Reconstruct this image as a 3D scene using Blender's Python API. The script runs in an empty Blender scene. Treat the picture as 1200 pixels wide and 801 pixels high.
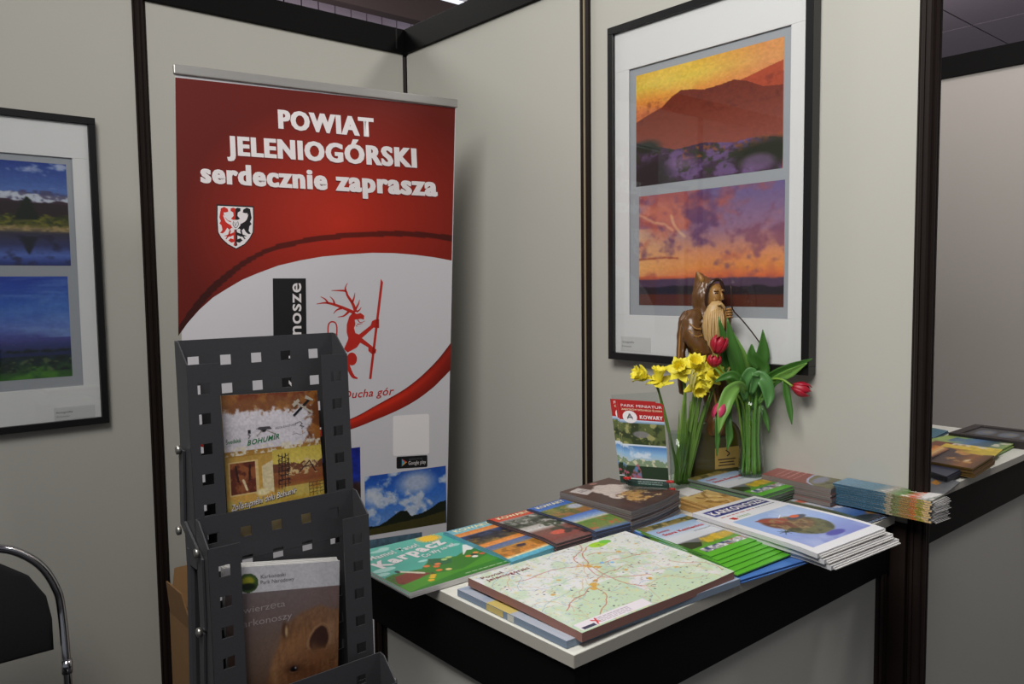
import bpy, bmesh, math, random
import numpy as np
from mathutils import Vector, Matrix, noise as mnoise

random.seed(7)
SC = bpy.context.scene
COL = SC.collection

# ------------------------------------------------------------------ camera
F = 935.7
M = np.array([[0.75888340, 0.01180276, -0.65111956],
              [-0.05550581, 0.99736970, -0.04661314],
              [0.64885676, 0.07151485, 0.75754243]])   # rows: right, down, forward in (X, -Z, Y)
CAMZ = 1.5
def _w(r): return Vector((r[0], r[2], -r[1]))
right, down, fwd = _w(M[0]), _w(M[1]), _w(M[2])
cam_data = bpy.data.cameras.new('camera')
cam = bpy.data.objects.new('camera', cam_data); COL.objects.link(cam)
mw = Matrix((right, -down, -fwd)).transposed().to_4x4()
mw.translation = Vector((0, 0, CAMZ))
cam.matrix_world = mw
cam_data.sensor_fit = 'HORIZONTAL'; cam_data.sensor_width = 36.0
cam_data.lens = F / 1200 * 36.0
cam_data.clip_start = 0.05
SC.camera = cam

# ------------------------------------------------------------------ world, lights, exposure
world = bpy.data.worlds.new('hall_air'); SC.world = world
world.use_nodes = True
world.node_tree.nodes['Background'].inputs[0].default_value = (0.50, 0.52, 0.56, 1)
world.node_tree.nodes['Background'].inputs[1].default_value = 0.31
SC.view_settings.view_transform = 'Standard'
SC.view_settings.look = 'None'
SC.view_settings.gamma = 1.0
SC.view_settings.use_curve_mapping = False
SC.view_settings.exposure = 0.0

def area(name, loc, target, sx, sy, power, col):
    l = bpy.data.lights.new(name, 'AREA'); l.shape = 'RECTANGLE'; l.size = sx; l.size_y = sy
    l.energy = power; l.color = col
    o = bpy.data.objects.new(name, l); COL.objects.link(o); o.location = loc
    o.rotation_euler = (Vector(target) - Vector(loc)).to_track_quat('-Z', 'Y').to_euler()
    return o
area('hall_or_fill_lamp', (-0.35, 0.45, 3.15), (1.75, 0.35, 2.1), 1.5, 1.1, 74, (1.0, 0.98, 0.95))
area('hall_or_fill_lamp', (3.0, 1.0, 4.3), (1.2, 2.4, 1.2), 0.7, 0.5, 32, (1.0, 0.98, 0.95))
area('hall_or_fill_lamp', (2.7, 0.1, 3.7), (3.9, 1.3, 1.3), 0.6, 0.5, 34, (1.0, 0.955, 0.93))  # added fill light, brightens the far wall and second counter
area('hall_or_fill_lamp', (0.7, 4.4, 4.1), (1.1, 0.9, 0.9), 1.8, 1.2, 60, (1.0, 0.98, 0.94))
area('hall_or_fill_lamp', (-1.6, -1.0, 4.1), (1.3, 2.0, 1.2), 1.2, 0.6, 12, (1.0, 0.98, 0.95))

pl = bpy.data.lights.new('hall_fill_light', 'POINT'); pl.energy = 170; pl.shadow_soft_size = 0.25; pl.color = (1.0, 0.94, 0.92)  # unseen point fill, added to lift the dark hall ceiling
plo = bpy.data.objects.new('hall_fill_light', pl); COL.objects.link(plo); plo.location = (6.4, 3.6, 3.3)
plo2 = bpy.data.objects.new('hall_fill_light', pl.copy()); COL.objects.link(plo2); plo2.location = (3.0, 5.2, 3.3); plo2.data.energy = 55  # second added fill, brightens the hall cladding behind the booth
# ------------------------------------------------------------------ pixel helpers (rays of the 1200x801 frame onto real planes)
def ray(px, py):
    c = np.array([(px - 600) / F, (py - 400.5) / F, 1.0])
    d = M.T @ c
    return Vector((d[0], d[2], -d[1]))
CP = Vector((0, 0, CAMZ))
def onz(z, px, py):
    r = ray(px, py); return CP + r * ((z - CAMZ) / r.z)
def onx(x, px, py):
    r = ray(px, py); return CP + r * (x / r.x)
def ony(y, px, py):
    r = ray(px, py); return CP + r * (y / r.y)
def atd(px, py, d): return CP + ray(px, py) * d

# ------------------------------------------------------------------ materials
def lin(c):
    return tuple(((v / 12.92) if v <= 0.04045 else ((v + 0.055) / 1.055) ** 2.4) for v in c)
def rgb(r, g, b): return lin((r / 255, g / 255, b / 255))
MATS = {}
def mat(name, col, rough=0.5, metal=0.0, var=0.06, scale=30.0, bump=0.0, spec=0.5, coat=0.0, stretch=None):
    if name in MATS: return MATS[name]
    m = bpy.data.materials.new(name); m.use_nodes = True; nt = m.node_tree
    b = nt.nodes['Principled BSDF']
    tc = nt.nodes.new('ShaderNodeTexCoord'); mp = nt.nodes.new('ShaderNodeMapping')
    nz = nt.nodes.new('ShaderNodeTexNoise'); nz.inputs['Scale'].default_value = scale
    nz.inputs['Detail'].default_value = 5
    nt.links.new(tc.outputs['Object'], mp.inputs['Vector']); nt.links.new(mp.outputs[0], nz.inputs['Vector'])
    if stretch: mp.inputs['Scale'].default_value = stretch
    cr = nt.nodes.new('ShaderNodeMix'); cr.data_type = 'RGBA'
    cr.inputs[6].default_value = (*[c * (1 - var) for c in col], 1)
    cr.inputs[7].default_value = (*[min(1, c * (1 + var)) for c in col], 1)
    nt.links.new(nz.outputs['Fac'], cr.inputs[0]); nt.links.new(cr.outputs[2], b.inputs['Base Color'])
    b.inputs['Roughness'].default_value = rough; b.inputs['Metallic'].default_value = metal
    b.inputs['Specular IOR Level'].default_value = spec
    b.inputs['Coat Weight'].default_value = coat
    if bump:
        bp = nt.nodes.new('ShaderNodeBump'); bp.inputs['Strength'].default_value = bump
        bp.inputs['Distance'].default_value = 0.002
        nt.links.new(nz.outputs['Fac'], bp.inputs['Height']); nt.links.new(bp.outputs[0], b.inputs['Normal'])
    MATS[name] = m
    return m
def print_mat(name, rough, spec=0.5):
    m = bpy.data.materials.new(name); m.use_nodes = True; nt = m.node_tree
    b = nt.nodes['Principled BSDF']; a = nt.nodes.new('ShaderNodeAttribute'); a.attribute_name = 'ink'
    nt.links.new(a.outputs['Color'], b.inputs['Base Color'])
    b.inputs['Roughness'].default_value = rough; b.inputs['Specular IOR Level'].default_value = spec
    return m
PRINT = print_mat('printed_gloss_paper', 0.32)
PRINTM = print_mat('printed_matte_paper', 0.55, 0.3)
def glass(name, tint, f0=1.45, rough=0.02):
    m = bpy.data.materials.new(name); m.use_nodes = True; nt = m.node_tree
    nt.nodes.remove(nt.nodes['Principled BSDF'])
    out = nt.nodes['Material Output']
    t = nt.nodes.new('ShaderNodeBsdfTransparent'); t.inputs[0].default_value = (*tint, 1)
    g = nt.nodes.new('ShaderNodeBsdfGlossy'); g.inputs['Roughness'].default_value = rough
    fr = nt.nodes.new('ShaderNodeFresnel'); ge = nt.nodes.new('ShaderNodeNewGeometry')
    io = nt.nodes.new('ShaderNodeMix'); io.data_type = 'FLOAT'      # same reflectance from both sides of the pane
    io.inputs[2].default_value = f0; io.inputs[3].default_value = 1 / f0
    nt.links.new(ge.outputs['Backfacing'], io.inputs[0]); nt.links.new(io.outputs[0], fr.inputs[0])
    mx = nt.nodes.new('ShaderNodeMixShader')
    nt.links.new(fr.outputs[0], mx.inputs[0]); nt.links.new(t.outputs[0], mx.inputs[1])
    nt.links.new(g.outputs[0], mx.inputs[2]); nt.links.new(mx.outputs[0], out.inputs['Surface'])
    return m
GLASS = glass('picture_glass', (0.97, 0.98, 0.97), 1.42)
VGLASS = glass('vase_glass', (0.90, 0.95, 0.92), 1.5)
ACRYL = glass('acrylic', (0.93, 0.95, 0.95), 1.45)

m_panel = mat('wall_panel_laminate', rgb(182, 180, 171), 0.62, var=0.015, scale=6, bump=0.02)
m_alu = mat('dark_aluminium_profile', rgb(32, 24, 21), 0.5, 0.0, var=0.15, scale=40, spec=0.15)
m_beam = mat('black_beam_profile', rgb(9, 8, 8), 0.6, var=0.1, spec=0.12)
m_aluin = mat('profile_groove', rgb(12, 10, 10), 0.7)
m_seal = mat('panel_edge_strip', rgb(150, 138, 112), 0.5)
m_top = mat('counter_top_laminate', rgb(224, 224, 214), 0.35, var=0.02, scale=12)
m_topedge = mat('counter_edge_band', rgb(170, 166, 156), 0.5, var=0.03)
m_counterpanel = mat('counter_panel_laminate', rgb(178, 176, 168), 0.6, var=0.02, scale=8)
m_carpet = mat('grey_carpet', rgb(70, 68, 70), 0.95, var=0.3, scale=300, bump=0.5)
m_black = mat('black_wood_frame', rgb(14, 13, 14), 0.35, var=0.1)
m_mat = mat('white_passepartout', rgb(222, 219, 222), 0.8, var=0.01)
m_greymat = mat('grey_mount_board', rgb(158, 160, 168), 0.8, var=0.01)
m_steel = mat('dark_grey_powder_coated_steel', rgb(66, 66, 69), 0.45, 0.25, var=0.10, scale=400, bump=0.08)
m_chrome = mat('chrome', rgb(200, 200, 205), 0.12, 1.0, var=0.02)
m_zinc = mat('zinc_bolt', rgb(170, 168, 160), 0.3, 0.9)
m_fabric = mat('black_upholstery', rgb(13, 12, 17), 0.9, var=0.3, scale=200, bump=0.3)
m_card = mat('brown_cardboard', rgb(150, 112, 72), 0.85, var=0.08, scale=20)
m_paper = mat('white_paper_edges', rgb(205, 203, 200), 0.7, var=0.12, scale=60, stretch=(1, 1, 40))
m_greyedge = mat('grey_paper_edges', rgb(120, 112, 108), 0.7, var=0.25, scale=60, stretch=(1, 1, 40))
m_ceil = mat('hall_ceiling_tile', rgb(128, 118, 128), 0.9, var=0.05)
m_girder = mat('dark_brown_girder', rgb(44, 32, 31), 0.8, var=0.1)
m_silver = mat('brushed_silver_rail', rgb(178, 176, 172), 0.35, 0.6, var=0.05)
def flat(name, r, g, b, rough=0.5): return mat('ink_' + name, rgb(r, g, b), rough, var=0.0)
k_white = flat('white', 226, 220, 220); k_black = flat('black', 18, 17, 20); k_red = flat('red', 196, 36, 22)
k_dkred = flat('dark_red', 92, 16, 10); k_grey = flat('grey', 105, 105, 110)

# ------------------------------------------------------------------ object helpers
def link(name, me, m=None, parent=None, smooth=False, origin=None):
    o = bpy.data.objects.new(name, me); COL.objects.link(o)
    if m is not None:
        for mm in (m if isinstance(m, (list, tuple)) else [m]): me.materials.append(mm)
    if smooth:
        me.polygons.foreach_set('use_smooth', [True] * len(me.polygons))
    if parent is not None: o.parent = parent
    return o
def tag(o, label=None, cat=None, group=None, kind=None):
    if label: o['label'] = label
    if cat: o['category'] = cat
    if group: o['group'] = group
    if kind: o['kind'] = kind
    return o
def empty(name, loc, rotz=0.0):
    o = bpy.data.objects.new(name, None); COL.objects.link(o); o.location = loc
    o.rotation_euler = (0, 0, rotz); o.empty_display_size = 0.05
    return o
def pyd(name, vs, fs, m=None, parent=None, smooth=False, off=None, fm=None):
    me = bpy.data.meshes.new(name)
    if off is not None: vs = [Vector(v) - Vector(off) for v in vs]
    me.from_pydata([tuple(v) for v in vs], [], fs); me.update()
    o = link(name, me, m, parent, smooth)
    if fm: me.polygons.foreach_set('material_index', fm)
    return o
class MB:
    def __init__(s): s.bm = bmesh.new()
    def box(s, x0, x1, y0, y1, z0, z1, bev=0.0):
        r = bmesh.ops.create_cube(s.bm, size=1.0)
        vs = r['verts']
        for v in vs:
            v.co = Vector(((x0 + x1) / 2 + v.co.x * (x1 - x0), (y0 + y1) / 2 + v.co.y * (y1 - y0), (z0 + z1) / 2 + v.co.z * (z1 - z0)))
        if bev:
            es = list({e for v in vs for e in v.link_edges})
            bmesh.ops.bevel(s.bm, geom=es, offset=bev, segments=2, affect='EDGES', profile=0.5)
        return s
    def tube(s, pts, r, n=10, cap=True):
        pts = [Vector(p) for p in pts]
        rs = r if isinstance(r, (list, tuple)) else [r] * len(pts)
        rings = []; prev = None
        for i, p in enumerate(pts):
            t = (pts[min(i + 1, len(pts) - 1)] - pts[max(i - 1, 0)]).normalized()
            if prev is None:
                a = t.orthogonal().normalized()
            else:
                a = (prev - t * prev.dot(t)).normalized()
            prev = a; b = t.cross(a)
            rings.append([s.bm.verts.new(p + (a * math.cos(k * 2 * math.pi / n) + b * math.sin(k * 2 * math.pi / n)) * rs[i]) for k in range(n)])
        for i in range(len(rings) - 1):
            for k in range(n):
                s.bm.faces.new((rings[i][k], rings[i][(k + 1) % n], rings[i + 1][(k + 1) % n], rings[i + 1][k]))
        if cap:
            s.bm.faces.new(rings[0][::-1]); s.bm.faces.new(rings[-1])
        return s
    def loft(s, rings, cap=True):
        R = [[s.bm.verts.new(p) for p in r] for r in rings]; n = len(R[0])
        for i in range(len(R) - 1):
            for k in range(n):
                s.bm.faces.new((R[i][k], R[i][(k + 1) % n], R[i + 1][(k + 1) % n], R[i + 1][k]))
        if cap:
            s.bm.faces.new(R[0][::-1]); s.bm.faces.new(R[-1])
        return s
    def lathe(s, prof, c=(0, 0, 0), n=32, cap=True):
        c = Vector(c)
        return s.loft([[c + Vector((r * math.cos(2 * math.pi * k / n), r * math.sin(2 * math.pi * k / n), z)) for k in range(n)] for r, z in prof], cap)
    def build(s, name, m, parent=None, smooth=False, off=None):
        bmesh.ops.recalc_face_normals(s.bm, faces=s.bm.faces[:])
        if off is not None: bmesh.ops.translate(s.bm, verts=s.bm.verts[:], vec=-Vector(off))
        me = bpy.data.meshes.new(name); s.bm.to_mesh(me); s.bm.free()
        return link(name, me, m, parent, smooth)
def copy_tree(o, parent=None):
    c = o.copy(); COL.objects.link(c)
    if parent: c.parent = parent
    for ch in list(o.children): copy_tree(ch, c)
    return c
def smooth_pts(pts, k=6):
    P = [np.array(p, float) for p in pts]; P = [2 * P[0] - P[1]] + P + [2 * P[-1] - P[-2]]; out = []
    for i in range(1, len(P) - 2):
        for j in range(k):
            t = j / k
            out.append(0.5 * ((2 * P[i]) + (-P[i-1] + P[i+1]) * t + (2*P[i-1] - 5*P[i] + 4*P[i+1] - P[i+2]) * t*t + (-P[i-1] + 3*P[i] - 3*P[i+1] + P[i+2]) * t**3))
    out.append(P[-2]); return out

# ------------------------------------------------------------------ flat print: a colour canvas laid on a fine grid mesh
def vnoise(w, h, fx, fy, seed, octv=4, pers=0.55):
    """value noise, each octave on its own rotated lattice"""
    rs = np.random.RandomState(seed); out = np.zeros((h, w)); amp = 1; tot = 0
    X0, Y0 = np.meshgrid(np.linspace(0, fx, w), np.linspace(0, fy, h))
    for o in range(octv):
        th = rs.uniform(0, 6.28); x = (X0 * math.cos(th) - Y0 * math.sin(th)) * 2 ** o + rs.uniform(0, 50); y = (X0 * math.sin(th) + Y0 * math.cos(th)) * 2 ** o + rs.uniform(0, 50)
        g = rs.rand(128, 128); xi = np.floor(x).astype(int); yi = np.floor(y).astype(int); xf = x - xi; yf = y - yi
        xf = xf * xf * (3 - 2 * xf); yf = yf * yf * (3 - 2 * yf); G = lambda i, j: g[j % 128, i % 128]
        out += amp * ((G(xi, yi) * (1 - xf) + G(xi + 1, yi) * xf) * (1 - yf) + (G(xi, yi + 1) * (1 - xf) + G(xi + 1, yi + 1) * xf) * yf)
        tot += amp; amp *= pers
    return out / tot
def C(*c): return np.array(c, float) / 255
class Cv:
    def __init__(s, w, h, col):
        s.w, s.h = w, h; s.a = np.zeros((h, w, 3)); s.a[:] = C(*col)
        s.U, s.V = np.meshgrid(np.linspace(0, 1, w), np.linspace(0, 1, h)); s.asp = w / h
    def mix(s, m, col):
        col = C(*col) if not isinstance(col, np.ndarray) else col
        m = np.clip(m, 0, 1)[..., None]; s.a = s.a * (1 - m) + col * m; return s
    def box(s, x0, y0, x1, y1, col, al=1.0):
        return s.mix(((s.U >= x0) & (s.U <= x1) & (s.V >= y0) & (s.V <= y1)) * al, col)
    def grad(s, x0, y0, x1, y1, c0, c1, mid=None):
        t = np.clip((s.V - y0) / (y1 - y0), 0, 1)[..., None]
        g = C(*c0) * (1 - t) + C(*c1) * t
        m = ((s.U >= x0) & (s.U <= x1) & (s.V >= y0) & (s.V <= y1))
        s.a[m] = g[m]; return s
    def stops(s, st, x0=0, y0=0, x1=1, y1=1):
        t = np.clip((s.V - y0) / (y1 - y0), 0, 1)
        ks = [k for k, _ in st]
        g = np.stack([np.interp(t, ks, [c[i] / 255 for _, c in st]) for i in range(3)], -1)
        m = ((s.U >= x0) & (s.U <= x1) & (s.V >= y0) & (s.V <= y1)); s.a[m] = g[m]; return s
    def polym(s, pts):
        m = np.zeros(s.U.shape, bool); n = len(pts)
        for i in range(n):
            x1, y1 = pts[i]; x2, y2 = pts[(i + 1) % n]
            if y1 == y2: continue
            c = ((s.V > min(y1, y2)) & (s.V <= max(y1, y2)))
            xi = (s.V - y1) * (x2 - x1) / (y2 - y1) + x1
            m ^= c & (s.U < xi)
        return m
    def poly(s, pts, col, al=1.0): return s.mix(s.polym(pts) * al, col)
    def ell(s, cx, cy, rx, ry, col, soft=0.0, al=1.0):
        d = np.sqrt(((s.U - cx) / rx) ** 2 + ((s.V - cy) / ry) ** 2)
        m = (d < 1).astype(float) if soft == 0 else np.clip((1 - d) / soft + 0.5, 0, 1)
        return s.mix(m * al, col)
    def line(s, pts, wd, col, al=1.0):
        m = np.zeros(s.U.shape, bool)
        for (x1, y1), (x2, y2) in zip(pts[:-1], pts[1:]):
            ax, ay = x1 * s.asp, y1; bx, by = x2 * s.asp, y2; dx, dy = bx - ax, by - ay
            L = dx * dx + dy * dy + 1e-12
            t = np.clip(((s.U * s.asp - ax) * dx + (s.V - ay) * dy) / L, 0, 1)
            m |= np.hypot(s.U * s.asp - ax - t * dx, s.V - ay - t * dy) < wd / 2
        return s.mix(m * al, col)
    def blur(s, n=2):
        for _ in range(n):
            p = np.pad(s.a, ((1, 1), (1, 1), (0, 0)), 'edge'); s.a = (p[:-2, 1:-1] + p[2:, 1:-1] + p[1:-1, :-2] + p[1:-1, 2:] + 2 * s.a) / 6
        return s
    def nz(s, f, seed, octv=4):
        return vnoise(s.w, s.h, f * s.asp, f, seed, octv)
    def speck(s, amt, seed, f=None):
        n = s.nz(f or s.h / 3, seed, 2); s.a = np.clip(s.a * (1 + (n - 0.5)[..., None] * amt), 0, 1); return s
    def clouds(s, x0, y0, x1, y1, f, seed, col, thr=0.5, soft=0.12, al=1.0):
        n = s.nz(f, seed, 5); m = np.clip((n - thr) / soft, 0, 1) * ((s.U >= x0) & (s.U <= x1) & (s.V >= y0) & (s.V <= y1))
        return s.mix(m * al, col)
    def ridge(s, y, amp, f, seed, col, x0=0, x1=1, y1=1.0, al=1.0):
        n = vnoise(s.w, 2, f, 1, seed, 5)[0]; top = y + (n - 0.5)[None, :] * amp
        if callable(col): pass
        return s.mix(((s.V > top) & (s.V <= y1) & (s.U >= x0) & (s.U <= x1)) * al, col)
    def dashes(s, x0, y0, x1, y1, rows, col, seed=0):
        rs = np.random.RandomState(seed)
        for r in range(rows):
            v = y0 + (y1 - y0) * (r + 0.5) / rows; hh = (y1 - y0) / rows * 0.28; x = x0
            while x < x1:
                w_ = (x1 - x0) * rs.uniform(0.06, 0.16); s.box(x, v - hh, min(x + w_, x1), v + hh, col, 0.75); x += w_ * 1.25
        return s

def quad_surf(TL, TR, BR, BL, bend=None, org=(0, 0, 0)):
    TL, TR, BR, BL, org = map(Vector, (TL, TR, BR, BL, org))
    n = (TR - TL).cross(BL - TL).normalized()
    if n.z < -0.5: n = -n
    def P(u, v, off=0.0):
        p = TL * (1 - u) * (1 - v) + TR * u * (1 - v) + BR * u * v + BL * (1 - u) * v - org
        if bend: p = p + Vector((0, 0, bend(u, v)))
        return p + n * off
    P.n = n
    return P
def print_grid(name, P, cv, parent, off=0.0004, m=None, u0=0, v0=0, u1=1, v1=1):
    w, h = cv.w, cv.h
    us = np.linspace(u0, u1, w); vs = np.linspace(v0, v1, h)
    co = np.array([tuple(P(u, v, off)) for v in vs for u in us], dtype=np.float32)
    idx = np.arange(w * h).reshape(h, w)
    f = np.stack([idx[:-1, :-1], idx[1:, :-1], idx[1:, 1:], idx[:-1, 1:]], -1).reshape(-1, 4)
    # make faces look along +normal
    a, b, c = co[f[0, 0]], co[f[0, 1]], co[f[0, 2]]
    if np.dot(np.cross(b - a, c - b), np.array(P.n)) < 0: f = f[:, ::-1]
    me = bpy.data.meshes.new(name)
    me.vertices.add(w * h); me.vertices.foreach_set('co', co.ravel())
    me.loops.add(f.size); me.loops.foreach_set('vertex_index', f.ravel().astype(np.int32))
    me.polygons.add(len(f)); me.polygons.foreach_set('loop_start', np.arange(0, f.size, 4, dtype=np.int32))
    me.update(calc_edges=True); me.validate()
    at = me.color_attributes.new('ink', 'FLOAT_COLOR', 'POINT')
    s = np.clip(cv.a, 0, 1); l = np.where(s <= 0.04045, s / 12.92, ((s + 0.055) / 1.055) ** 2.4)
    at.data.foreach_set('color', np.concatenate([l, np.ones((h, w, 1))], -1).astype(np.float32).ravel())
    return link(name, me, m or PRINT, parent, True)

def text_mesh(body, bold=0.0, shear=0.0):
    cu = bpy.data.curves.new('lettering', 'FONT'); cu.body = body; cu.size = 1.0; cu.offset = bold; cu.shear = shear
    cu.resolution_u = 3; cu.space_character = 1.0 + bold * 4.5
    o = bpy.data.objects.new('lettering', cu); COL.objects.link(o)
    dg = bpy.context.evaluated_depsgraph_get(); dg.update()
    me = bpy.data.meshes.new_from_object(o.evaluated_get(dg))
    bpy.data.objects.remove(o, do_unlink=True); bpy.data.curves.remove(cu)
    return me
def lettering(body, P, base0, base1, upv, m, parent, bold=0.0, shear=0.0, off=0.0010, name='lettering', capref=0.73):
    """text from base0 to base1 along the baseline (surface coords); upv = surface vector of the cap height"""
    me = text_mesh(body, bold, shear)
    xs = [v.co.x for v in me.vertices]
    if not xs: return None
    x0, x1 = min(xs), max(xs)
    for v in me.vertices:
        t = (v.co.x - x0) / (x1 - x0); k = v.co.y / capref
        a = base0[0] + (base1[0] - base0[0]) * t + upv[0] * k
        b = base0[1] + (base1[1] - base0[1]) * t + upv[1] * k
        v.co = P(a, b, off)
    me.update(); me.materials.clear()
    # face the right way
    me2 = me
    if len(me2.polygons) and sum((p.normal.dot(P.n)) for p in me2.polygons) < 0: me2.flip_normals()
    return link(name, me, m, parent)
def flatpoly(name, P, pts, m, parent, off=0.0006):
    from mathutils.geometry import tessellate_polygon
    tri = tessellate_polygon([[Vector((a, b, 0)) for a, b in pts]])
    me = bpy.data.meshes.new(name); me.from_pydata([tuple(P(a, b, off)) for a, b in pts], [], [tuple(t) for t in tri]); me.update()
    bm = bmesh.new(); bm.from_mesh(me); bm.normal_update()
    fl = [f for f in bm.faces if f.normal.dot(P.n) < 0]
    if fl: bmesh.ops.reverse_faces(bm, faces=fl)
    bm.to_mesh(me); bm.free()
    return link(name, me, m, parent)
def strokes(name, P, lines, m, parent, off=0.0008):
    """lines: list of (pts, widths) drawn as flat ribbons in surface coordinates"""
    vs, fs = [], []
    for pts, wd in lines:
        pts = smooth_pts(pts, 5) if len(pts) > 2 else [np.array(p, float) for p in pts]
        n = len(pts); ws = np.interp(np.linspace(0, 1, n), np.linspace(0, 1, len(wd)), wd)
        b0 = len(vs)
        for i, p in enumerate(pts):
            t = pts[min(i + 1, n - 1)] - pts[max(i - 1, 0)]; t = t / (np.linalg.norm(t) + 1e-9); q = np.array([-t[1], t[0]]) * ws[i] / 2
            vs.append(P(*(p + q), off)); vs.append(P(*(p - q), off))
        for i in range(n - 1): fs.append((b0 + 2*i, b0 + 2*i + 1, b0 + 2*i + 3, b0 + 2*i + 2))
    me = bpy.data.meshes.new(name); me.from_pydata([tuple(v) for v in vs], [], fs); me.update()
    if sum(p.normal.dot(P.n) for p in me.polygons) < 0: me.flip_normals()
    return link(name, me, m, parent)

# ------------------------------------------------------------------ THE SETTING
WX, WY = 1.784, 2.71                       # faces of the right wall and the back wall
def struct(o): o['kind'] = 'structure'; return o
floor = struct(MB().box(-3, 9, -3, 9, -0.05, 0).build('floor', m_carpet))

def profile_post(x, y, z0, z1, parent, name='post', r=0.020):
    # eight-sided aluminium upright with a groove in each main face
    pts = []
    for k in range(8):
        a = math.pi / 8 + k * math.pi / 4; b = math.pi / 8 + (k + 1) * math.pi / 4
        p = Vector((math.cos(a), math.sin(a))) * r / math.cos(math.pi / 8); q = Vector((math.cos(b), math.sin(b))) * r / math.cos(math.pi / 8)
        m1 = p.lerp(q, 0.35); m2 = p.lerp(q, 0.65); c = (p + q) / 2
        pts += [p, m1, m1 - c.normalized() * 0.004, m2 - c.normalized() * 0.004, m2]
    n = len(pts)
    vs = [(x + p.x, y + p.y, z) for z in (z0, z1) for p in pts]
    fs = [(i, (i + 1) % n, n + (i + 1) % n, n + i) for i in range(n)] + [tuple(range(n))[::-1], tuple(range(n, 2 * n))]
    return pyd(name, vs, fs, m_alu, parent)

wb = empty('wall_back', (0, WY, 0)); struct(wb)
def wpart(o, par): o.location = -par.location; return o
for i in range(-3, 2):
    x1 = WX - 0.99 * (1 - i) + 0.99 * 0; x0 = x1 - 0.99
    x0, x1 = WX - 0.99 * (2 - i), WX - 0.99 * (1 - i)
    wpart(MB().box(x0 + 0.012, x1 - 0.012, WY, WY + 0.004, 0.02, 2.42).build('panel', m_panel, wb), wb)
    wpart(MB().box(x0, x1, WY - 0.012, WY + 0.028, 2.405, 2.50, 0.002).build('top_beam', m_beam, wb), wb)
    wpart(MB().box(x0, x1, WY - 0.012, WY + 0.028, 0.0, 0.04).build('bottom_beam', m_beam, wb), wb)
    if i < 1: wpart(profile_post(x1, WY + 0.006, 0, 2.5, wb), wb)
wpart(profile_post(WX + 0.004, WY + 0.008, 0, 2.5, wb, 'corner_post', 0.012), wb)
wpart(MB().box(WX - 0.012, WX + 0.02, WY - 0.02, WY + 0.02, 2.40, 2.50, 0.003).build('corner_bracket', m_beam, wb), wb)
wpart(MB().box(WX - 0.05, WX - 0.044, WY - 0.0135, WY - 0.011, 2.42, 2.50).build('beam_joint', m_aluin, wb), wb)

wr = empty('wall_right', (WX, WY - 0.99, 0)); struct(wr)
for i in range(2):
    y1 = WY - 0.99 * i; y0 = y1 - 0.99
    wpart(MB().box(WX, WX + 0.004, y0 + 0.012, y1 - 0.012 , 0.02, 2.42).build('panel', m_panel, wr), wr)
    wpart(MB().box(WX + 0.022, WX + 0.026, y0 + 0.012, y1 - 0.012 , 0.02, 2.42).build('panel', m_panel, wr), wr)
    wpart(MB().box(WX - 0.012, WX + 0.03, y0 + (0.0 if i == 0 else 0.02), y1 - (0.014 if i == 0 else 0), 2.405, 2.50, 0.002).build('top_beam', m_beam, wr), wr)
    wpart(MB().box(WX - 0.012, WX + 0.028, y0 + 0.02, y1 - 0.014, 0.0, 0.04).build('bottom_beam', m_beam, wr), wr)
ys = WY - 0.99
wpart(MB().box(WX - 0.011, WX + 0.002, ys - 0.017, ys - 0.003, 0, 2.42).build('seam_strip', m_alu, wr), wr)
wpart(MB().box(WX - 0.006, WX + 0.002, ys - 0.003, ys + 0.010, 0, 2.42).build('seam_edge', m_seal, wr), wr)
wpart(MB().box(WX - 0.011, WX + 0.002, ys + 0.010, ys + 0.018, 0, 2.42).build('seam_strip', m_alu, wr), wr)
POY = WY - 1.98
wpart(profile_post(WX + 0.003, POY - 0.004, 0, 2.5, wr, 'end_post', 0.020), wr)

wpart(MB().box(WX - 0.022, WX - 0.0005, POY + 0.012, POY + 0.062, 0, CAMZ - 0.536).build('cover_strip', m_alu, wr), wr)

wf = empty('wall_far', (3.90, 1.2, 0)); struct(wf)
for i in range(3):
    y1 = 2.7 - 0.99 * i; y0 = y1 - 0.99
    wpart(MB().box(3.90, 3.905, y0 + 0.004, y1 - 0.004, 0.02, 2.42).build('panel', mat('far_wall_laminate', rgb(172, 166, 160), 0.6, var=0.02, scale=5), wf), wf)
    wpart(MB().box(3.888, 3.93, y0, y1, 2.405, 2.50, 0.002).build('top_beam', m_beam, wf), wf)

# hall above the booths
ce = empty('ceiling', (4, 4, 4.2)); struct(ce)
tile = None
for i in range(15):
    for j in range(10):
        x, y = -2.0 + i * 1.2, -2.0 + j * 1.2
        if tile is None:
            tile = MB().box(-0.593, 0.593, -0.593, 0.593, -0.012, 0.012, 0.004).build('ceiling_tile', m_ceil, ce); o = tile
        else:
            o = tile.copy(); COL.objects.link(o)
        o.location = (x - 4, y - 4, 0.0)
wpart(MB().box(-3, 16.2, -3, 10.6, 4.22, 4.3).build('ceiling_slab', mat('joint_dark', rgb(50, 46, 50), 0.9), ce), ce)
wh = empty('wall_hall', (4, 6.5, 0)); struct(wh)
for i in range(25):
    x = 1.0 + i * 0.16
    o = MB().box(x, x + 0.148, 6.5, 6.52, 2.6, 4.2).build('cladding_strip', mat('hall_cladding', rgb(136, 126, 140), 0.7, var=0.12, scale=4), wh) if i == 0 else first.copy()
    if i == 0: first = o; wpart(o, wh)
    else: COL.objects.link(o); o.location.x = first.location.x + i * 0.16
wpart(MB().box(-3, 5.0, 6.53, 6.6, 0, 4.2).build('wall_slab', m_girder, wh), wh)
gz0, gz1 = 1.5 + 2.322, 1.5 + 2.552
gird = struct(MB().box(-3, 9, 5.98, 6.1, gz0, gz1).build('trim_1', m_girder))
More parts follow.
